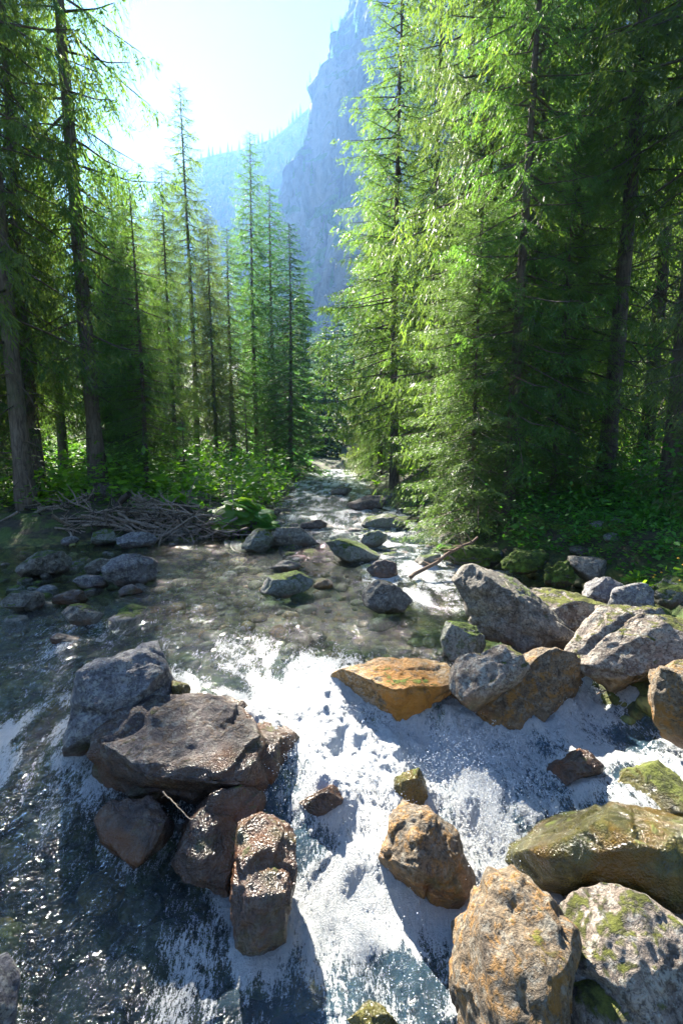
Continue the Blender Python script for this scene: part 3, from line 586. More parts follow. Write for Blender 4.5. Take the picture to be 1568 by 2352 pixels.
c = m.mix(m.ramp(m.noise(20, 5), [(0.45, 0.0), (0.6, 0.7)]), c, (0.05, 0.05, 0.02))
link('stream_bed_stones', mesh_np('stream_bed_stones', V, Fc, m.done(m.pbsdf(c, 0.7, m.bump(m.noise(40), .6, .02)))), kind='stuff')

# ------------------------------------------------------------------ spruces
def spray(r, L, pend, dens, clump, wf=.095):
    """one bough along +X of length L: returns twig triangles + tip value, axis points. pend = how far shoots hang"""
    n = max(4, int(L / 0.11 * dens)); T = np.linspace(0, 1, 12)
    droop = r.uniform(.10, .30) * L
    ax = np.stack([T * L, 0.05 * L * np.sin(T * 3 + r.uniform(0, 6)), -droop * T ** 1.3 + 0.16 * L * T ** 4 + 0 * T], -1)
    Vs, tips = [], []
    def at(t):
        k = t * 11; i = np.minimum(k.astype(int), 10); f = (k - i)[:, None]; return ax[i] * (1 - f) + ax[i + 1] * f
    ts = np.sort(r.uniform(0.14, 1.0, n * 2)); P0 = at(ts)
    side = np.where(np.arange(n * 2) % 2 == 0, 1, -1)
    ll = (0.12 + 0.40 * L * (1 - ts) ** 0.8 * np.clip(ts * 3, .3, 1)) * r.uniform(.55, 1.15, n * 2); ll = np.minimum(ll, 0.85)
    ang = r.uniform(.7, 1.15, n * 2)
    dirs = np.stack([np.cos(ang), np.sin(ang) * side, -pend * r.uniform(.3, 1.3, n * 2)], -1); dirs /= np.linalg.norm(dirs, axis=1)[:, None]
    for i in range(n * 2):
        m_ = max(2, int(ll[i] / (0.034 / dens ** .5)))
        s = (np.arange(m_) + r.random()) / m_; s = s[s <= 1.0]; m_ = len(s)
        if m_ == 0: continue
        base = P0[i] + dirs[i] * (s * ll[i])[:, None]; base[:, 2] -= pend * 0.30 * ll[i] * s ** 2
        sd_ = np.where(np.arange(m_) % 2 == 0, 1, -1)
        perp = np.cross(dirs[i], [0, 0, 1.0]); perp /= np.linalg.norm(perp) + 1e-9
        d = dirs[i] * r.uniform(.5, 1, m_)[:, None] + perp * (sd_ * r.uniform(.3, .9, m_))[:, None]; d[:, 2] -= pend * r.uniform(-.1, .8, m_)
        d /= np.linalg.norm(d, axis=1)[:, None]
        ln = clump * r.uniform(.6, 1.3, m_); w = clump * wf * r.uniform(.7, 1.4, m_)
        q = np.cross(d, r.normal(size=(m_, 3))); q /= np.linalg.norm(q, axis=1)[:, None] + 1e-9
        mid = base + d * (ln * .4)[:, None]
        Vs.append(np.stack([base, mid + q * w[:, None], base + d * ln[:, None], mid - q * w[:, None]], 1).reshape(-1, 3))
        tv = np.clip(ts[i] * .3 + s * .5, 0, 1); tips.append(np.stack([tv * .6, tv, np.minimum(tv + .35, 1), tv], 1).ravel())
    return np.concatenate(Vs), np.concatenate(tips), ax
def make_spruce(h, rad, seed, first=0.12, pend=.7, dens=1.0, nb=110, clump=.14, wf=.095, rtrunk=.17, shape=.8, ragged=.25, mat=NEEDLE, bark=BARK, up=0.0, gap=0.0):
    """returns (trunk, branches, crown) meshes for a spruce of height h, crown radius rad"""
    r = np.random.default_rng(seed); TP = [spray(r, 1.0 * (2.2), pend, dens, clump, wf) for _ in range(7)]
    TS = [spray(r, 0.9, pend * .8, dens, clump, wf) for _ in range(4)]
    cv, ct, bw = [], [], []
    tz = np.linspace(0, h, 14); wob = np.stack([0.004 * h * np.sin(tz / h * 4 + seed), 0.004 * h * np.cos(tz / h * 3.1 + seed), tz], -1)
    wob[:, :2] -= wob[0, :2]
    def tx(z): return np.array([np.interp(z, tz, wob[:, 0]), np.interp(z, tz, wob[:, 1]), z])
    az = r.uniform(0, 6.28)
    for k in range(nb):
        f = first + (1 - first) * (max(0, k + r.uniform(-.4, .4)) / nb) ** .85; f = min(max(f, first), .992)
        if r.random() < gap: continue
        g = (1 - f) / (1 - first); L = rad * (g ** shape) * (1 - .35 * max(0, (g - .75)) * 4 * ragged) * r.uniform(1 - ragged, 1 + ragged * .6) + .32 * min(1, h / 12)
        az += 2.399 + r.uniform(-.4, .4)
        long = L > 1.1; tv, tt, ax = (TP if long else TS)[r.integers(7 if long else 4)]
        sc = L / (2.2 if long else .9); 
        pitch = -0.05 - .35 * (1 - f) * r.uniform(.3, 1.3) + up + .65 * max(0, f - .75)
        c, s = math.cos(pitch), math.sin(pitch); ca, sa = math.cos(az), math.sin(az)
        M = np.array([[ca * c, -sa, -ca * s], [sa * c, ca, -sa * s], [s, 0, c]])
        scv = np.array([sc, sc * r.uniform(.8, 1.1), sc])
        o = tx(f * h)
        cv.append((tv * scv) @ M.T + o); ct.append(tt * r.uniform(.6, 1.0))
        bw.append(tube(((ax[:10:3]) * scv) @ M.T + o, np.array([1, .7, .45, .2]) * (.010 + .011 * L), 3))
    V = np.concatenate(cv); t = np.concatenate(ct); Fc = np.arange(len(V)).reshape(-1, 4)
    crown = mesh_np('crown', V, Fc, mat, False, {'tip': t})
    # bare dead twigs below and inside the crown
    for k in range(int(34 * min(1.5, h / 15))):
        f = r.uniform(.03, max(.35, first + .1)); a = r.uniform(0, 6.28); L = r.uniform(.3, 1.5) * min(1, rad / 2)
        o = tx(f * h); d = np.array([math.cos(a), math.sin(a), r.uniform(-.5, .1)])
        p = np.stack([o + d * L * q + np.array([0, 0, -.25 * L * q * q]) + r.normal(size=3) * .04 * q for q in (0, .35, .7, 1)])
        bw.append(tube(p, np.array([.014, .010, .006, .002]) * (1 + L * .5), 3))
        for j in range(3):
            s0 = p[1 + j % 3]; dd = d + r.normal(size=3) * .6; bw.append(tube(np.stack([s0, s0 + dd * .15, s0 + dd * .35 + [0, 0, -.06]]), [.005, .004, .0015], 3))
    tr = rtrunk * (1 - (tz / h)) ** .95 + .008; tr[0] *= 1.35
    tzz = np.linspace(0, h, 40); pts = np.stack([np.interp(tzz, tz, wob[:, 0]), np.interp(tzz, tz, wob[:, 1]), tzz - .25 * (tzz == 0)], -1)
    tv, tf = tube(pts, np.interp(tzz, tz, tr), 12)
    tv[:, :2] += (0.12 * np.interp(tv[:, 2], tz, tr) * noise3(tv * np.array([9, 9, 2.5])))[:, None]
    trunk = mesh_np('trunk', tv, tf, bark, True)
    bv, bf = join(bw); br = mesh_np('branches', bv, bf, BARK, True)
    return trunk, br, crown
SV = {
 'tall':   make_spruce(24, 3.0, 1, first=.07, pend=.95, nb=190, rtrunk=.19, shape=.5, ragged=.5, wf=.085, clump=.12, dens=1.0, mat=NEEDLE),
 'fresh':  make_spruce(23, 3.1, 2, first=.03, pend=1.0, nb=240, rtrunk=.18, shape=.5, ragged=.45, wf=.085, clump=.115, dens=1.15, mat=NEEDLEB),
 'sparse': make_spruce(19, 2.6, 3, first=.12, pend=.85, nb=200, rtrunk=.15, shape=.75, ragged=.35, dens=.9, mat=NEEDLE, up=.05),
 'open':   make_spruce(25, 2.8, 4, first=.14, pend=1.0, nb=210, rtrunk=.20, shape=.45, ragged=.5, dens=.8, mat=NEEDLE, bark=BARKP, gap=.1),
 'dark':   make_spruce(15, 2.2, 5, first=.03, pend=.4, nb=250, rtrunk=.14, shape=.75, ragged=.25, dens=.8, mat=NEEDLED, up=.0),
 'bare':   make_spruce(23, 2.5, 6, first=.28, pend=.9, nb=150, rtrunk=.17, shape=.6, ragged=.45, dens=.85, mat=NEEDLE),
 'young':  make_spruce(3.2, .95, 7, first=.03, pend=.3, nb=60, rtrunk=.035, shape=.9, ragged=.25, dens=.75, clump=.06, mat=NEEDLEB, up=.12),
}
def spruce(kind, x, y, h=None, label='', group=None, rz=None, wid=1.0, name='spruce_tree', lean=(0, 0), z=None):
    base_h = {'tall': 24, 'fresh': 23, 'sparse': 19, 'open': 25, 'dark': 15, 'bare': 23, 'young': 3.2}[kind]
    s = (h or base_h) / base_h
    o = thing(name, label, 'tree', (x, y, (gz(x, y) if z is None else z) - .05), group, rz if rz is not None else random.uniform(0, 6.28))
    o.scale = (s * wid, s * wid, s); o.rotation_euler[0] = lean[0]; o.rotation_euler[1] = lean[1]
    t, b, c = SV[kind]
    tk = link('trunk', t, o); tk.scale = (wid ** -.85, wid ** -.85, 1); link('branches', b, o); link('crown', c, o); return o
def bx(px, y): return (px - 784) / F * (y * CP + 0.15)
for px, y, kind, h, wid, lab in [
  (228, 12.5, 'open', 25, .85, 'tallest spruce on the left bank with pale straight trunk in front of the sun'),
  (62, 10.4, 'open', 22, .95, 'dark double spruce at far left, front trunk of the pair'),
  (18, 12.5, 'open', 24, .9, 'dark spruce at the left edge behind the pair'),
  (92, 11.6, 'open', 19, .8, 'spruce just right of the front trunk of the far left pair'),
  (338, 12.8, 'sparse', 8.4, 1.3, 'spruce with drooping dark green boughs above the sunlit left undergrowth'),
  (456, 25, 'sparse', 18.8, .95, 'slender pointed spruce against the white sky with long bare grey trunk'),
  (592, 30, 'sparse', 20.0, 1.0, 'narrow spruce against the cliff, left of the dark conical one'),
  (634, 31, 'dark', 17.5, 1.1, 'grey green spruce just behind the dark conical one'),
  (668, 26, 'dark', 13.2, 1.3, 'dark conical spruce at the left side of the far stream'),
  (540, 27, 'dark', 13.2, 1.25, 'bushy spruce filling gap right of the slender pointed one'),
  (500, 24, 'fresh', 12.5, 1.0, 'light green spruce at the right foot of the slender pointed one'),
  (408, 19, 'fresh', 12, 1.0, 'sunlit yellow green spruce left of the slender pointed one'),
  (262, 17.5, 'fresh', 9.8, 1.6, 'low bushy spruce right of the tallest pale trunk'),
  (-40, 11.0, 'fresh', 9.0, 1.5, 'low bushy spruce cut by the left edge of the view'),
  (320, 20, 'tall', 12.0, 1.3, 'dense mid green spruce behind the bushy ones right of the tallest trunk'),
  (300, 17, 'sparse', 11.5, 1.3, 'spruce behind the one with drooping boughs'),
  (150, 15.5, 'open', 19, .9, 'bare stemmed spruce between the far left pair and the tallest'),
  (905, 17, 'sparse', 18.6, 1.2, 'tall spruce with thin bare top leaning over the cliff view at right bank'),
  (985, 14.5, 'tall', 17.5, .95, 'bright yellow green spruce at the stream edge, right bank'),
  (1080, 11.2, 'fresh', 22, .85, 'bright spruce with boughs hanging to the stream, right of the yellow green one'),
  (1196, 10.2, 'tall', 24, 1.0, 'big spruce with thick trunk behind the overhanging boughs on the right bank'),
  (1300, 11.5, 'tall', 22, .95, 'spruce second in line right of the thick trunk'),
  (1382, 9.0, 'bare', 20, .9, 'dark bare stemmed spruce behind the shaded mossy bank'),
  (1472, 12.0, 'tall', 21, .9, 'dark spruce in the upper right of the wood'),
  (1530, 7.8, 'bare', 19, .9, 'mossy stemmed spruce at the right edge of the view'),
  (1690, 5.9, 'fresh', 11, 1.0, 'spruce just beyond the right edge reaching in with yellow green bough tips'),
  (1165, 8.3, 'tall', 13, .95, 'bright spruce whose lowest boughs hang over the fallen stick'),
  (1085, 8.4, 'fresh', 6.0, 1.9, 'low spruce with sweeping boughs over the stream, in front of the bright ones'),
  (1265, 8.6, 'tall', 6.5, 1.9, 'low shaded spruce behind the mossy boulders of the right bank'),
  (850, 26, 'fresh', 15, .9, 'low light green spruce at the bend of the stream, right bank'),
  (872, 22, 'fresh', 14, .95, 'bright spruce between the bend and the bare topped spruce'),
  ]:
    spruce(kind, bx(px, y), y, h, lab, wid=wid, group='spruces along the stream')
rr = random.Random(11)
HERO = [(228,'the tallest pale trunk'),(62,'the far left pair'),(352,'the drooping dark green spruce'),(456,'the slender pointed spruce'),(592,'the narrow spruce by the cliff'),(-200,'the left edge'),
        (985,'the yellow green spruce'),(1092,'the bright hanging boughs'),(1196,'the thick trunk'),(1382,'the dark bare stem'),(1530,'the mossy stem at the right edge'),(1900,'the right edge')]
KD = {'tall': 'full crowned', 'bare': 'bare stemmed', 'sparse': 'thin crowned', 'fresh': 'light green', 'dark': 'narrow dark'}
def wood_label(kd, px, y): return '%s spruce in %s wood behind %s' % (KD[kd], 'the nearer' if y < 26 else 'the deep', min(HERO, key=lambda h: abs(h[0] - px))[1])
def far_enough(x, y, L, d): return all((x - a) ** 2 + (y - b) ** 2 > d * d for a, b in L)
used = []
for k in range(26):
    for _ in range(60):
        y = rr.uniform(16, 46); px = rr.uniform(-420, 420); x = bx(px, y)
        if far_enough(x, y, used, 2.2) and sdist(np.array([x]), np.array([y]))[0] > 2.0: break
    used.append((x, y)); kd = rr.choice(['tall', 'bare', 'sparse', 'bare', 'fresh'])
    spruce(kd, x, y, min(rr.uniform(13, 18), (.60 if px > 60 else 1) * y), wood_label(kd, px, y), 'spruces deep in the left wood', wid=rr.uniform(.85, 1.1))
for k in range(28):
    for _ in range(60):
        y = rr.uniform(14, 42); px = rr.uniform(960, 2100); x = bx(px, y)
        if far_enough(x, y, used, 1.9) and sdist(np.array([x]), np.array([y]))[0] > 2.0: break
    used.append((x, y)); kd = rr.choice(['tall', 'tall', 'fresh', 'bare', 'bare', 'dark'])
    spruce(kd, x, y, rr.uniform(15, 21), wood_label(kd, px, y), 'spruces deep in the right wood', wid=rr.uniform(.9, 1.15))
for px, y, h, lab in [(532, 19, 3.4, 'young dark spruce at the edge of left wood, left one of two'), (425, 13, 2.2, 'sunlit silvery young spruce on the left bank'),
                      (612, 21, 2.6, 'small young spruce at the foot of the dark conical one'), (568, 22, 3.8, 'young dark spruce at the edge of left wood, right one of two')]:
    spruce('young', bx(px, y), y, h, lab, name='young_spruce', group='young spruces on the left bank')
# far valley
FV = make_spruce(18, 2.6, 21, first=.02, pend=.5, nb=70, rtrunk=.15, shape=.8, ragged=.25, dens=.34, clump=.36, wf=.3, mat=NEEDLEF)
for k in range(120):
    y = 50 + 190 * rr.random() ** 1.5; x = bx(rr.uniform(560, 900), y) if k < 80 else rr.uniform(-.9, .9) * y
    o = thing('spruce_tree', ('pale hazy spruce in the valley gap beyond the stream bend' if k < 80 else 'hazy spruce on the valley floor behind the %s wood' % ('left' if x < 0 else 'right')), 'tree', (x, y, gz(x, y) - .3), 'spruces far up the valley', rr.uniform(0, 6), 1)
    s = rr.uniform(.7, 1.1); o.scale = (s, s, s); link('trunk', FV[0], o); link('crown', FV[2], o)

# ------------------------------------------------------------------ mountain
def rockface_mat():
    m = NM('limestone_cliff'); mp = m.n('ShaderNodeMapping'); mp.inputs['Scale'].default_value = (1, 1, .35); m.l(m.pos(), mp.inputs[0])
    n = m.noise(.03, 8, .65, mp.outputs[0], .6); n2 = m.noise(.15, 6, .7, mp.outputs[0])
    c = m.mix(m.ramp(n, [(.4, 0.), (.6, 1.)]), (.06, .06, .065), (.24, .22, .20))
    c = m.mix(m.ramp(n2, [(.55, 0.), (.65, .8)]), c, (.08, .09, .08))
    g = m.n('ShaderNodeNewGeometry'); sx = m.n('ShaderNodeSeparateXYZ'); m.l(g.outputs['Normal'], sx.inputs[0])
    vg = m.ramp(m.math('ADD', sx.outputs[2], m.math('MULTIPLY', m.math('SUBTRACT', n2, .5), .8)), [(.38, 0.), (.52, 1.)])
    c = m.mix(vg, c, m.mix(n2, (.04, .08, .02), (.14, .20, .05)))
    return m.done(m.pbsdf(c, .9, m.bump(n2, 1., 6.)))
RF = rockface_mat()
DC = 330.0
# silhouette (photo px) of the cliff's left edge from top to foot, as heights -> x at distance DC
edge = [(860,-420),(800,-260),(760,-120),(735,-20),(706,60),(700,120),(700,200),(686,240),(655,285),(640,305),(636,340),(628,420),(618,520),(600,640),(560,800),(500,1000),(440,1060)]
E = np.array([PY(a, b, DC) for a, b in edge]); ez = E[::-1, 2]; ex = E[::-1, 0]
nu, nv = 240, 240
vz = np.linspace(-12, E[0, 2], nv); tt = np.linspace(0, 1, nu)
Vv, Tt = np.meshgrid(vz, tt, indexing='ij')
xe = np.interp(Vv, ez, ex)
# u runs from behind the left edge, round the corner and across the face to the right
back = np.clip(.28 - Tt, 0, 1) / .28
Xm = xe + np.clip(Tt - .28, 0, 1) / .72 * 330 + back * 30
Ym = DC + 10 + back * 260 - 14 * (1 - back) - 40 * np.sin(np.clip((Tt - .28) / .72, 0, 1) * np.pi * 1.3) + Vv * .20 - np.clip(Tt - .45, 0, 1) * 170
P = np.stack([Xm, Ym, Vv], -1).reshape(-1, 3)
nn = fbm(P * np.array([.035, .035, .012]) + 3, 5, .55); bb = 1 - np.abs(noise3(P * np.array([.02, .02, .006]) + 8)) * 2
P[:, 1] += (nn * 26 - bb * 16) * (1 - back.ravel() * .5); P[:, 0] += fbm(P * .05 + 30, 4) * 7
cl = mesh_np('cliff', P, grid_faces(nu, nv), RF, True)
link('cliff', cl, kind='structure')
CLP = P.reshape(nv, nu, 3)
# ridge beyond, running down to the left
nu, nv = 200, 60
DR = 620.0
rx = np.array([(200, 640), (380, 430), (450, 365), (505, 352), (545, 345), (590, 330), (625, 318), (660, 290), (760, 200), (900, 60)])
RP = np.array([PY(a, b, DR) for a, b in rx])
xs = np.linspace(RP[0, 0] - 500, RP[-1, 0] + 60, nu); top = np.interp(xs, RP[:, 0], RP[:, 2], left=RP[0, 2] * .8)
Vg, Xg = np.meshgrid(np.linspace(0, 1.0, nv), xs, indexing='ij'); Tg = np.interp(Xg, xs, top)
P = np.stack([Xg, DR - (1 - Vg) * 230, Vg ** 1.15 * Tg - 15 * (1 - Vg)], -1).reshape(-1, 3)
P[:, 1] += fbm(P * .012, 4) * 40 * (1 - Vg.ravel()); 
far2 = np.stack([Xg[-1], np.full(nu, DR + 250), top * .3], -1)
P = np.concatenate([P, far2])
link('mountain_ridge', mesh_np('mountain_ridge', P, grid_faces(nu, nv + 1), RF, True), kind='structure')
RDG = P[:nu * nv].reshape(nv, nu, 3)
# conifers on ridge and cliff edge
def far_conifer(seed):
    r = np.random.default_rng(seed); q = []
    for k in range(26):
        f = k / 26; L = 2.2 * (1 - f) ** .8 + .2
        for a in np.arange(5) * 1.257 + r.uniform(0, 6):
            d = np.array([math.cos(a), math.sin(a), 0]); pz = np.array([0, 0, 1 + f * 13]); w = np.array([-d[1], d[0], 0]) * .5 * L * .5
            q.append(np.stack([pz, pz + d * L * .5 + w - [0, 0, .2 * L], pz + d * L * r.uniform(.7, 1.1) - [0, 0, .55 * L], pz + d * L * .5 - w - [0, 0, .2 * L]]))
    V = np.concatenate(q); return V, np.arange(len(V)).reshape(-1, 4)
FC = [far_conifer(i) for i in range(3)]
FCM = [mesh_np('crown', v, f, NEEDLEF, False, {'tip': np.full(len(v), .4)}) for v, f in FC]
for k in range(150):
    i = min(198, max(60, int(rr.choice([75, 88, 100, 112, 125, 140, 155, 170, 185]) + rr.gauss(0, 7)))); p = RDG[-1, i]
    o = link('ridge_conifer', FCM[k % 3], label='tiny conifer silhouetted on the hazy ridge crest', category='tree', group='conifers along the ridge crest'); o.location = p - np.array([0, 0, 1]); s = rr.uniform(.35, 1.15); o.scale = (s, s, s)
for k in range(60):
    j = rr.randrange(80, 228); i = int(240 * .27) + rr.randrange(-6, 5); p = CLP[j, i]
    o = link('cliff_conifer', FCM[k % 3], label='small conifer clinging to the left edge of the cliff', category='tree', group='conifers on the edge of the cliff'); o.location = p - np.array([0, 0, 1]); s = rr.uniform(.35, .8); o.scale = (s, s, s)
def wood(name, pts, seed, smin, smax):
    r = np.random.default_rng(seed); L = []
    for p in pts:
        v, f = FC[r.integers(3)]; v = v.reshape(-1, 4, 3)[::2].reshape(-1, 3); s = r.uniform(smin, smax); L.append((v * s + p, np.arange(len(v)).reshape(-1, 4)))
    V, Fc = join(L); link(name, mesh_np(name, V, Fc, NEEDLEF, False, {'tip': np.full(len(V), r.uniform(.5, .8))}), kind='stuff')
r2 = np.random.default_rng(9); pts = []
while len(pts) < 900:
    j = int(240 * r2.random() ** 1.3); i = r2.integers(60, 239); p = CLP[j, i]; n = noise3(p[None] * .03 + 11)[0]
    if n > -.1 + (j / 240) * .5 or j < 40: pts.append(p - [0, 4, 2])
wood('cliff_woodland', pts, 1, .4, .9)
pts = []
while len(pts) < 900:
    pts.append(RDG[r2.integers(3, 59), r2.integers(40, 199)] - [0, 2, 1])
wood('ridge_woodland', pts, 2, .6, 1.2)

# ------------------------------------------------------------------ undergrowth, plants
def leaf_card(r, n, ext, size, hgt, flat=.5):
    c = r.normal(size=(n, 3)) * ext; c[:, 2] = np.abs(c[:, 2]) * hgt
    d = r.normal(size=(n, 3)); d[:, 2] = np.abs(d[:, 2]) * flat - .2; d /= np.linalg.norm(d, axis=1)[:, None]
    q = np.cross(d, [0, 0, 1.0] + r.normal(size=(n, 3)) * .4); q /= np.linalg.norm(q, axis=1)[:, None] + 1e-9
    s = size * r.uniform(.6, 1.4, n)[:, None]
    V = np.stack([c, c + d * s * .5 + q * s * .3, c + d * s, c + d * s * .5 - q * s * .3], 1).reshape(-1, 3)
    return V, np.arange(len(V)).reshape(-1, 4)
def under(name, n, region, seed, size, ext, hgt, mat, per=40, cond=None):
    r = np.random.default_rng(seed); rp = random.Random(seed); L = []
    pts = [region(rp) for _ in range(n)]; A = np.array(pts); z = ground(A[:, 0], A[:, 1]); s = sdist(A[:, 0], A[:, 1])
    for (x, y), zz, ss in zip(pts, z, s):
        if ss < .25 or (abs((x / (y + .15)) * F + 784 - 548) < 75 and 9 < y < 11.8): continue
        v, f = leaf_card(r, per, ext * r.uniform(.5, 1.3), size * r.uniform(.7, 1.3), hgt); L.append((v + [x, y, zz], f))
    V, Fc = join(L); link(name, mesh_np(name, V, Fc, mat, False, {'tip': r.random(len(V) // 4).repeat(4)}), kind='stuff')
def reg_yd(px0, px1, y0, y1):
    def f(r):
        y = r.uniform(y0, y1); return bx(r.uniform(px0, px1), y), y
    return f
under('left_bank_undergrowth', 650, reg_yd(-150, 660, 10.3, 20), 1, .15, .32, 1.7, LEAF)
under('left_wood_undergrowth', 260, reg_yd(-300, 700, 18, 45), 2, .3, .5, 1.2, LEAF)
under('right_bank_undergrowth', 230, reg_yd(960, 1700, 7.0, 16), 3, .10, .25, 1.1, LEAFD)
under('right_wood_undergrowth', 200, reg_yd(800, 1900, 14, 40), 4, .3, .5, 1.2, LEAF)
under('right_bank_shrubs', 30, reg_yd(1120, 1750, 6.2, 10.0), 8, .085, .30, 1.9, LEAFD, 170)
# shade loving herbs in front of the right bank boulders
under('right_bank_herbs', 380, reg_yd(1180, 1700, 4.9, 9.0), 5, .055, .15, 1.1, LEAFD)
under('moss_and_grass_tufts', 200, reg_line([(1010,1290,.05),(1150,1305,.1),(1300,1330,.1),(1450,1400,.1)], .3), 6, .07, .10, .8, LEAF)

# butterbur: leaves one by one
def butter_leaf():
    n = 9; V = [(0, 0, 0)]; 
    for ring, rr_ in ((1, .5), (2, 1.0)):
        for k in range(n):
            a = -2.6 + 5.2 * k / (n - 1); rad = rr_ * (1 + (.12 * math.cos(a * 1.0)) + .05 * (k % 2)); V.append((math.cos(a) * rad, math.sin(a) * rad, .12 * rr_ ** 2 * (-1 if ring == 2 else .6) + .05 * (k % 2)))
    Fq = []
    for k in range(n - 1): Fq.append((0, 1 + k, 2 + k, 0)); Fq.append((1 + k, 10 + k, 11 + k, 2 + k))
    me = D.meshes.new('leaf'); me.from_pydata(V, [], [tuple(dict.fromkeys(f)) for f in Fq]); me.materials.append(LEAF)
    at = me.attributes.new('tip', 'FLOAT', 'POINT'); at.data.foreach_set('value', np.full(len(V), .4, dtype=np.float32))
    for p in me.polygons: p.use_smooth = True
    me.update(); return me
BL = butter_leaf()
def butterbur(px, y, n, rad, hgt, label, z=None):
    x = bx(px, y); z = gz(x, y); t = thing('butterbur_plant', label, 'plant', (x, y, z)); st = []
    for k in range(n):
        a = rr.uniform(0, 6.28); d = rad * math.sqrt(rr.random()); hz = hgt * (1.05 - (d / rad) ** 2 * .6) * rr.uniform(.75, 1.05); s = rr.uniform(.12, .21)
        o = link('leaf', BL, t); o.location = (math.cos(a) * d, math.sin(a) * d, hz); o.scale = (s, s, s)
        o.rotation_euler = (rr.uniform(-.4, .4) + .35 * math.sin(a) * d / rad, .25 + rr.uniform(-.3, .3), a + rr.uniform(-.6, .6))
        st.append(tube([(math.cos(a) * d * .5, math.sin(a) * d * .5, -.05), (math.cos(a) * d * .85, math.sin(a) * d * .85, hz * .6), (math.cos(a) * d, math.sin(a) * d, hz)], [.012, .01, .007], 4))
    v, f = join(st); link('stems', mesh_np('stems', v, f, LEAF, True, {'tip': np.full(len(v), .3)}), t)
butterbur(552, 9.9, 110, 0.72, .85, 'broad clump of large leaved green butterbur on the left bank')
butterbur(400, 10.4, 22, .45, .35, 'small low butterbur clump among pale stones left of the broad clump')
butterbur(500, 10.1, 20, .4, .28, 'low leafy butterbur clump just in front of the broad clump')

def grass_tuft(px, py, y, n, L, label, name='grass_tuft'):
    r = np.random.default_rng(int(px)); o3 = PY(px, py, y); bl_ = []
    for k in range(n):
        a = r.uniform(0, 6.28); o = r.normal(size=3) * [.05, .05, .005]; l = L * r.uniform(.5, 1); out = r.uniform(.2, .8); d = np.array([math.cos(a), math.sin(a), 0]); w = np.array([-d[1], d[0], 0]) * .004
        p = [o, o + d * l * out * .35 + [0, 0, l * .6], o + d * l * out + [0, 0, l * (.75 - out * .5)]]
        bl_.append((np.array([p[0] - w, p[0] + w, p[1] + w, p[1] - w, p[1] - w, p[1] + w, p[2] + w * .2, p[2] - w * .2]), np.array([[0, 1, 2, 3], [4, 5, 6, 7]])))
    v, f = join(bl_); o = link(name, mesh_np(name, v, f, LEAF, True, {'tip': np.full(len(v), .7)}), label=label, category='grass'); o.location = o3
grass_tuft(1550, 1560, 3.05, 160, .16, 'green grass tuft growing on the boulder cut by the right edge')
grass_tuft(1020, 1268, 7.5, 90, .22, 'yellow green grass tuft beside the fallen stick')
grass_tuft(1110, 1222, 8.2, 80, .25, 'grass tuft on the bank above the upper end of the fallen stick')
def wildflower(px, py, y, label, n=7, H_=.45):
    r = np.random.default_rng(int(py)); t = thing('wildflower_plant', label, 'plant', PY(px, py, y)); st = []; lv = []
    for k in range(n):
        a = r.uniform(0, 6.28); tip = np.array([math.cos(a) * .16, math.sin(a) * .16, H_ * r.uniform(.7, 1.1)]); mid = tip * [.4, .4, .55]
        st.append(tube(np.array([[0, 0, -.05], mid, tip]), [.005, .004, .002], 4))
        for j in range(9):
            q = tip * (.25 + .08 * j); d = r.normal(size=3); d[2] = abs(d[2]) * .3; d /= np.linalg.norm(d); w = np.cross(d, [0, 0, 1]) * .016; l = r.uniform(.05, .10)
            lv.append((np.array([q, q + d * l * .5 + w, q + d * l, q + d * l * .5 - w]), np.array([[0, 1, 2, 3]])))
        v4, f4 = ico(1); q = v4 * .013 * [1, 1, .7] * (1 + .3 * np.sin(v4[:, :1] * 9)) + tip
        link('flower', mesh_np('flower', q, f4, FLW, True), t)
    v, f = join(st); link('stems', mesh_np('stems', v, f, LEAF, True, {'tip': np.full(len(v), .5)}), t)
    v, f = join(lv); link('leaves', mesh_np('leaves', v, f, LEAF, False, {'tip': np.full(len(v), .8)}), t)
_m = NM('yellow_petals'); FLW = _m.done(_m.pbsdf((.75, .38, .02), .6))
wildflower(1535, 1405, 4.6, 'leafy yellow flowered plant above the rounded boulder at the right edge')
wildflower(1590, 1400, 4.4, 'second yellow flowered plant, cut by the right edge', 8)

# ------------------------------------------------------------------ driftwood heap, sticks
def branch_mesh(seed, L, r0, mat, fork=3):
    r = np.random.default_rng(seed); n = 9; p = [np.zeros(3)]; d = np.array([1., 0, 0])
    for k in range(n):
        d = d + r.normal(size=3) * .16; d /= np.linalg.norm(d); p.append(p[-1] + d * L / n)
    p = np.array(p) - np.array([L * .45, 0, 0]); parts = [tube(p, np.linspace(r0, r0 * .25, n + 1), 5)]
    for k in range(fork):
        i = r.integers(2, n - 1); dd = (p[i + 1] - p[i]); dd /= np.linalg.norm(dd); dd = dd + r.normal(size=3) * .6; dd /= np.linalg.norm(dd)
        l2 = L * r.uniform(.12, .35); q = np.array([p[i], p[i] + dd * l2 * .5 + r.normal(size=3) * .03 * L, p[i] + dd * l2 + r.normal(size=3) * .05 * L])
        parts.append(tube(q, [r0 * .5, r0 * .35, r0 * .12], 4))
    v, f = join(parts); return mesh_np('dead_branch', v, f, mat, True)
BM = [branch_mesh(300 + k, 1.0, .011 + .007 * (k % 3), DEAD if k % 3 else DARKW, 3) for k in range(12)]
BMD = [branch_mesh(330 + k, 1.0, .014, DARKW, 4) for k in range(5)]
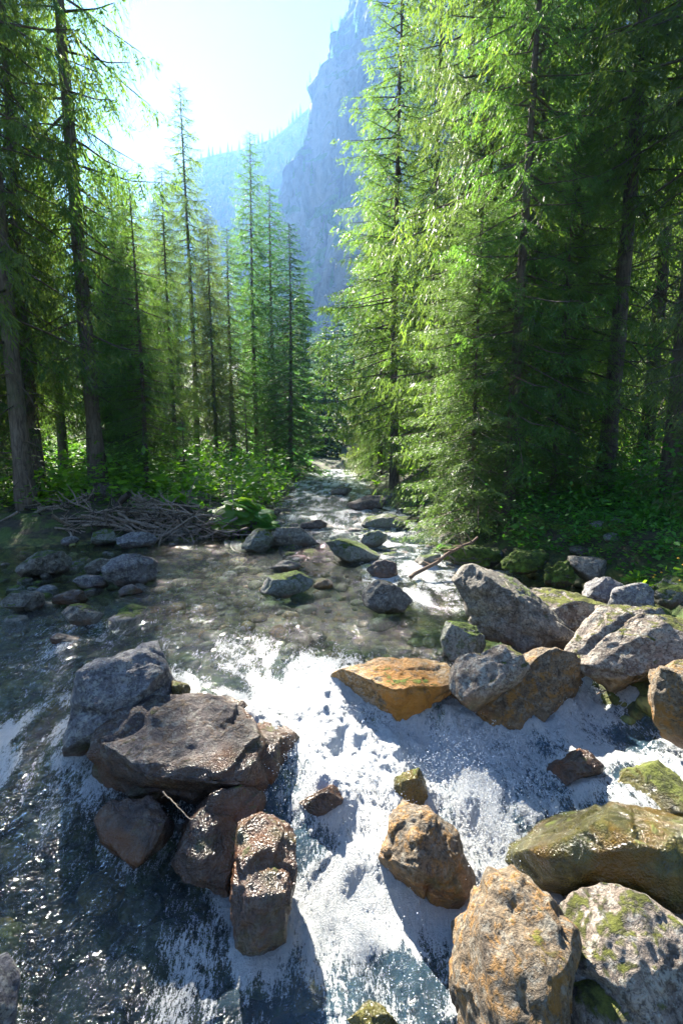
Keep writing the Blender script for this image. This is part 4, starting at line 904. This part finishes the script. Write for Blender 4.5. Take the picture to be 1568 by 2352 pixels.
def heap(n, x0, x1, y0, y1, zb, hgt, pool, label, group, seed, lmin=.5, lmax=1.5):
    r = random.Random(seed)
    for k in range(n):
        x = r.uniform(x0, x1); y = r.uniform(y0, y1); t = (x - x0) / (x1 - x0)
        hz = hgt * math.sin(max(.08, min(1, t * 1.1)) * 3.0) ** .6 if 0 < t < 1 else 0.1
        o = link('dead_branch', r.choice(pool), label=label, category='branch', group=group)
        o.location = (x, y, zb + r.random() ** 1.4 * hz); s = r.uniform(lmin, lmax); o.scale = (s, s, s)
        o.rotation_euler = (r.uniform(0, 6.28), r.gauss(0, .28), r.gauss(0, .55) + (math.pi if r.random() < .5 else 0))
y = 9.6
heap(215, bx(150, y), bx(535, y), 9.0, 10.4, .12, .52, BM, 'bleached dead branch in the driftwood heap on the left bank', 'dead branches of the driftwood heap', 5, .5, 1.6)
heap(60, bx(-120, y), bx(220, y), 9.0, 10.6, .15, .7, BM + BMD, 'dead branch in the dark left end of the driftwood heap', 'dead branches at the dark end of the heap', 6)
heap(14, bx(60, y), bx(480, y), 9.3, 10.4, .2, .5, [branch_mesh(360 + k, 1.0, .042, DARKW if k % 2 else DEAD, 5) for k in range(4)], 'thick broken bough in the driftwood heap on the left bank', 'thick boughs in the driftwood heap', 9, 1.0, 2.0)
heap(40, bx(380, y), bx(590, y), 8.8, 9.6, .08, .25, BM, 'thin pale branch at the stream end of the driftwood heap', 'thin branches at the stream end of the heap', 7, .4, 1.0)
def stick(name, label, pts, r0, r1, mat, cat='stick', stubs=0, seed=0):
    r = np.random.default_rng(seed); P = np.array(pts, float); t = np.linspace(0, 1, 12); k = t * (len(P) - 1); i = np.minimum(k.astype(int), len(P) - 2); f = (k - i)[:, None]
    C_ = P[i] * (1 - f) + P[i + 1] * f + r.normal(size=(12, 3)) * r0 * .5; parts = [tube(C_, np.linspace(r0, r1, 12), 7)]
    for q in range(stubs):
        a = C_[r.integers(1, 11)]; d = r.normal(size=3); d /= np.linalg.norm(d); parts.append(tube(np.array([a, a + d * r0 * 3, a + d * r0 * 6]), [r0 * .4, r0 * .3, r0 * .1], 4))
    v, f_ = join(parts); o = link(name, mesh_np(name, v - C_[0], f_, mat, True), label=label, category=cat); o.location = C_[0]; return o
stick('fallen_stick', 'straight brown fallen stick leaning from the white chute up onto the right bank', [PZ(942, 1328, .08), PY(1010, 1286, 6.3), PY(1092, 1236, 6.4)], .030, .018, bark_mat('stick_bark', (0.10, 0.06, 0.04), (0.24, 0.16, 0.11), 3), stubs=9, seed=1)
stick('dead_twig', 'thin forked twig lying on the boulder right of the pointed grey one', [PY(1235, 1478, 3.9), PY(1290, 1462, 3.9), PY(1330, 1470, 3.8), PY(1375, 1478, 3.75)], .008, .004, DEAD, 'twig', 3, 2)
stick('dead_twig', 'thin pale twig in the dark gap below the rounded right boulder', [PY(1365, 1595, 3.3), PY(1420, 1575, 3.25), PY(1470, 1560, 3.2), PY(1500, 1548, 3.1)], .006, .003, DEAD, 'twig', 0, 3)
stick('dead_twig', 'hair thin twig in the dark gap below the biggest slab', [PY(375, 1820, 2.2), PY(405, 1850, 2.1), PY(440, 1885, 2.0)], .004, .002, DEAD, 'twig', 2, 4)

# spray droplets
r3 = np.random.default_rng(12)
dv = np.array([[1, 0, 0], [-1, 0, 0], [0, 1, 0], [0, -1, 0], [0, 0, 1], [0, 0, -1]], float)
df = np.array([[0, 2, 4], [2, 1, 4], [1, 3, 4], [3, 0, 4], [2, 0, 5], [1, 2, 5], [3, 1, 5], [0, 3, 5]])
N_ = 60000
cand = np.stack([r3.uniform(-1.8, 2.8, N_), r3.uniform(1.1, 4.4, N_)], -1); cc = controls(cand[:, 0], cand[:, 1])
burst = fbm(np.stack([cand[:, 0] * 2.6, cand[:, 1] * 2.6, cand[:, 0] * 0 + 77], -1), 3, .6)
ok = (cc[:, 1] * cc[:, 2] * (.75 + 1.1 * burst) > .38 + .35 * r3.random(N_)) & (sdist(cand[:, 0], cand[:, 1]) < -.05)
cand, cc, burst = cand[ok][:9000], cc[ok][:9000], burst[ok][:9000]
sz_ = r3.uniform(.0015, .0046, len(cand)); hz_ = cc[:, 0] + .03 + (.05 + .22 * np.clip(burst, 0, 1)) * r3.random(len(cand)) ** 1.8
V = (dv[None] * sz_[:, None, None] + np.stack([cand[:, 0], cand[:, 1], hz_], -1)[:, None]).reshape(-1, 3)
Fc = (df[None] + 6 * np.arange(len(cand))[:, None, None]).reshape(-1, 3)
m = NM('spray_drops'); sh = m.pbsdf((.88, .91, .93), .1)
link('spray_droplets', mesh_np('spray_droplets', V, Fc, m.done(sh), True), kind='stuff')

# ------------------------------------------------------------------ haze
HAZE = True
if HAZE:
    m = NM('valley_haze'); pv = m.n('ShaderNodeVolumePrincipled'); pv.inputs['Color'].default_value = (.24, .50, 1.0, 1)
    pv.inputs['Density'].default_value = .00024; pv.inputs['Anisotropy'].default_value = .5; m.l(pv.outputs[0], m.out.inputs['Volume'])
    x0, x1, y0, y1, z0_, z1 = -900, 900, -70, 960, -40, 470
    v = np.array([[x, y, z] for z in (z0_, z1) for y in (y0, y1) for x in (x0, x1)], float)
    f = np.array([[0, 2, 3, 1], [4, 5, 7, 6], [0, 1, 5, 4], [2, 6, 7, 3], [0, 4, 6, 2], [1, 3, 7, 5]])
    link('haze', mesh_np('haze', v, f, m.m, False), kind='stuff')
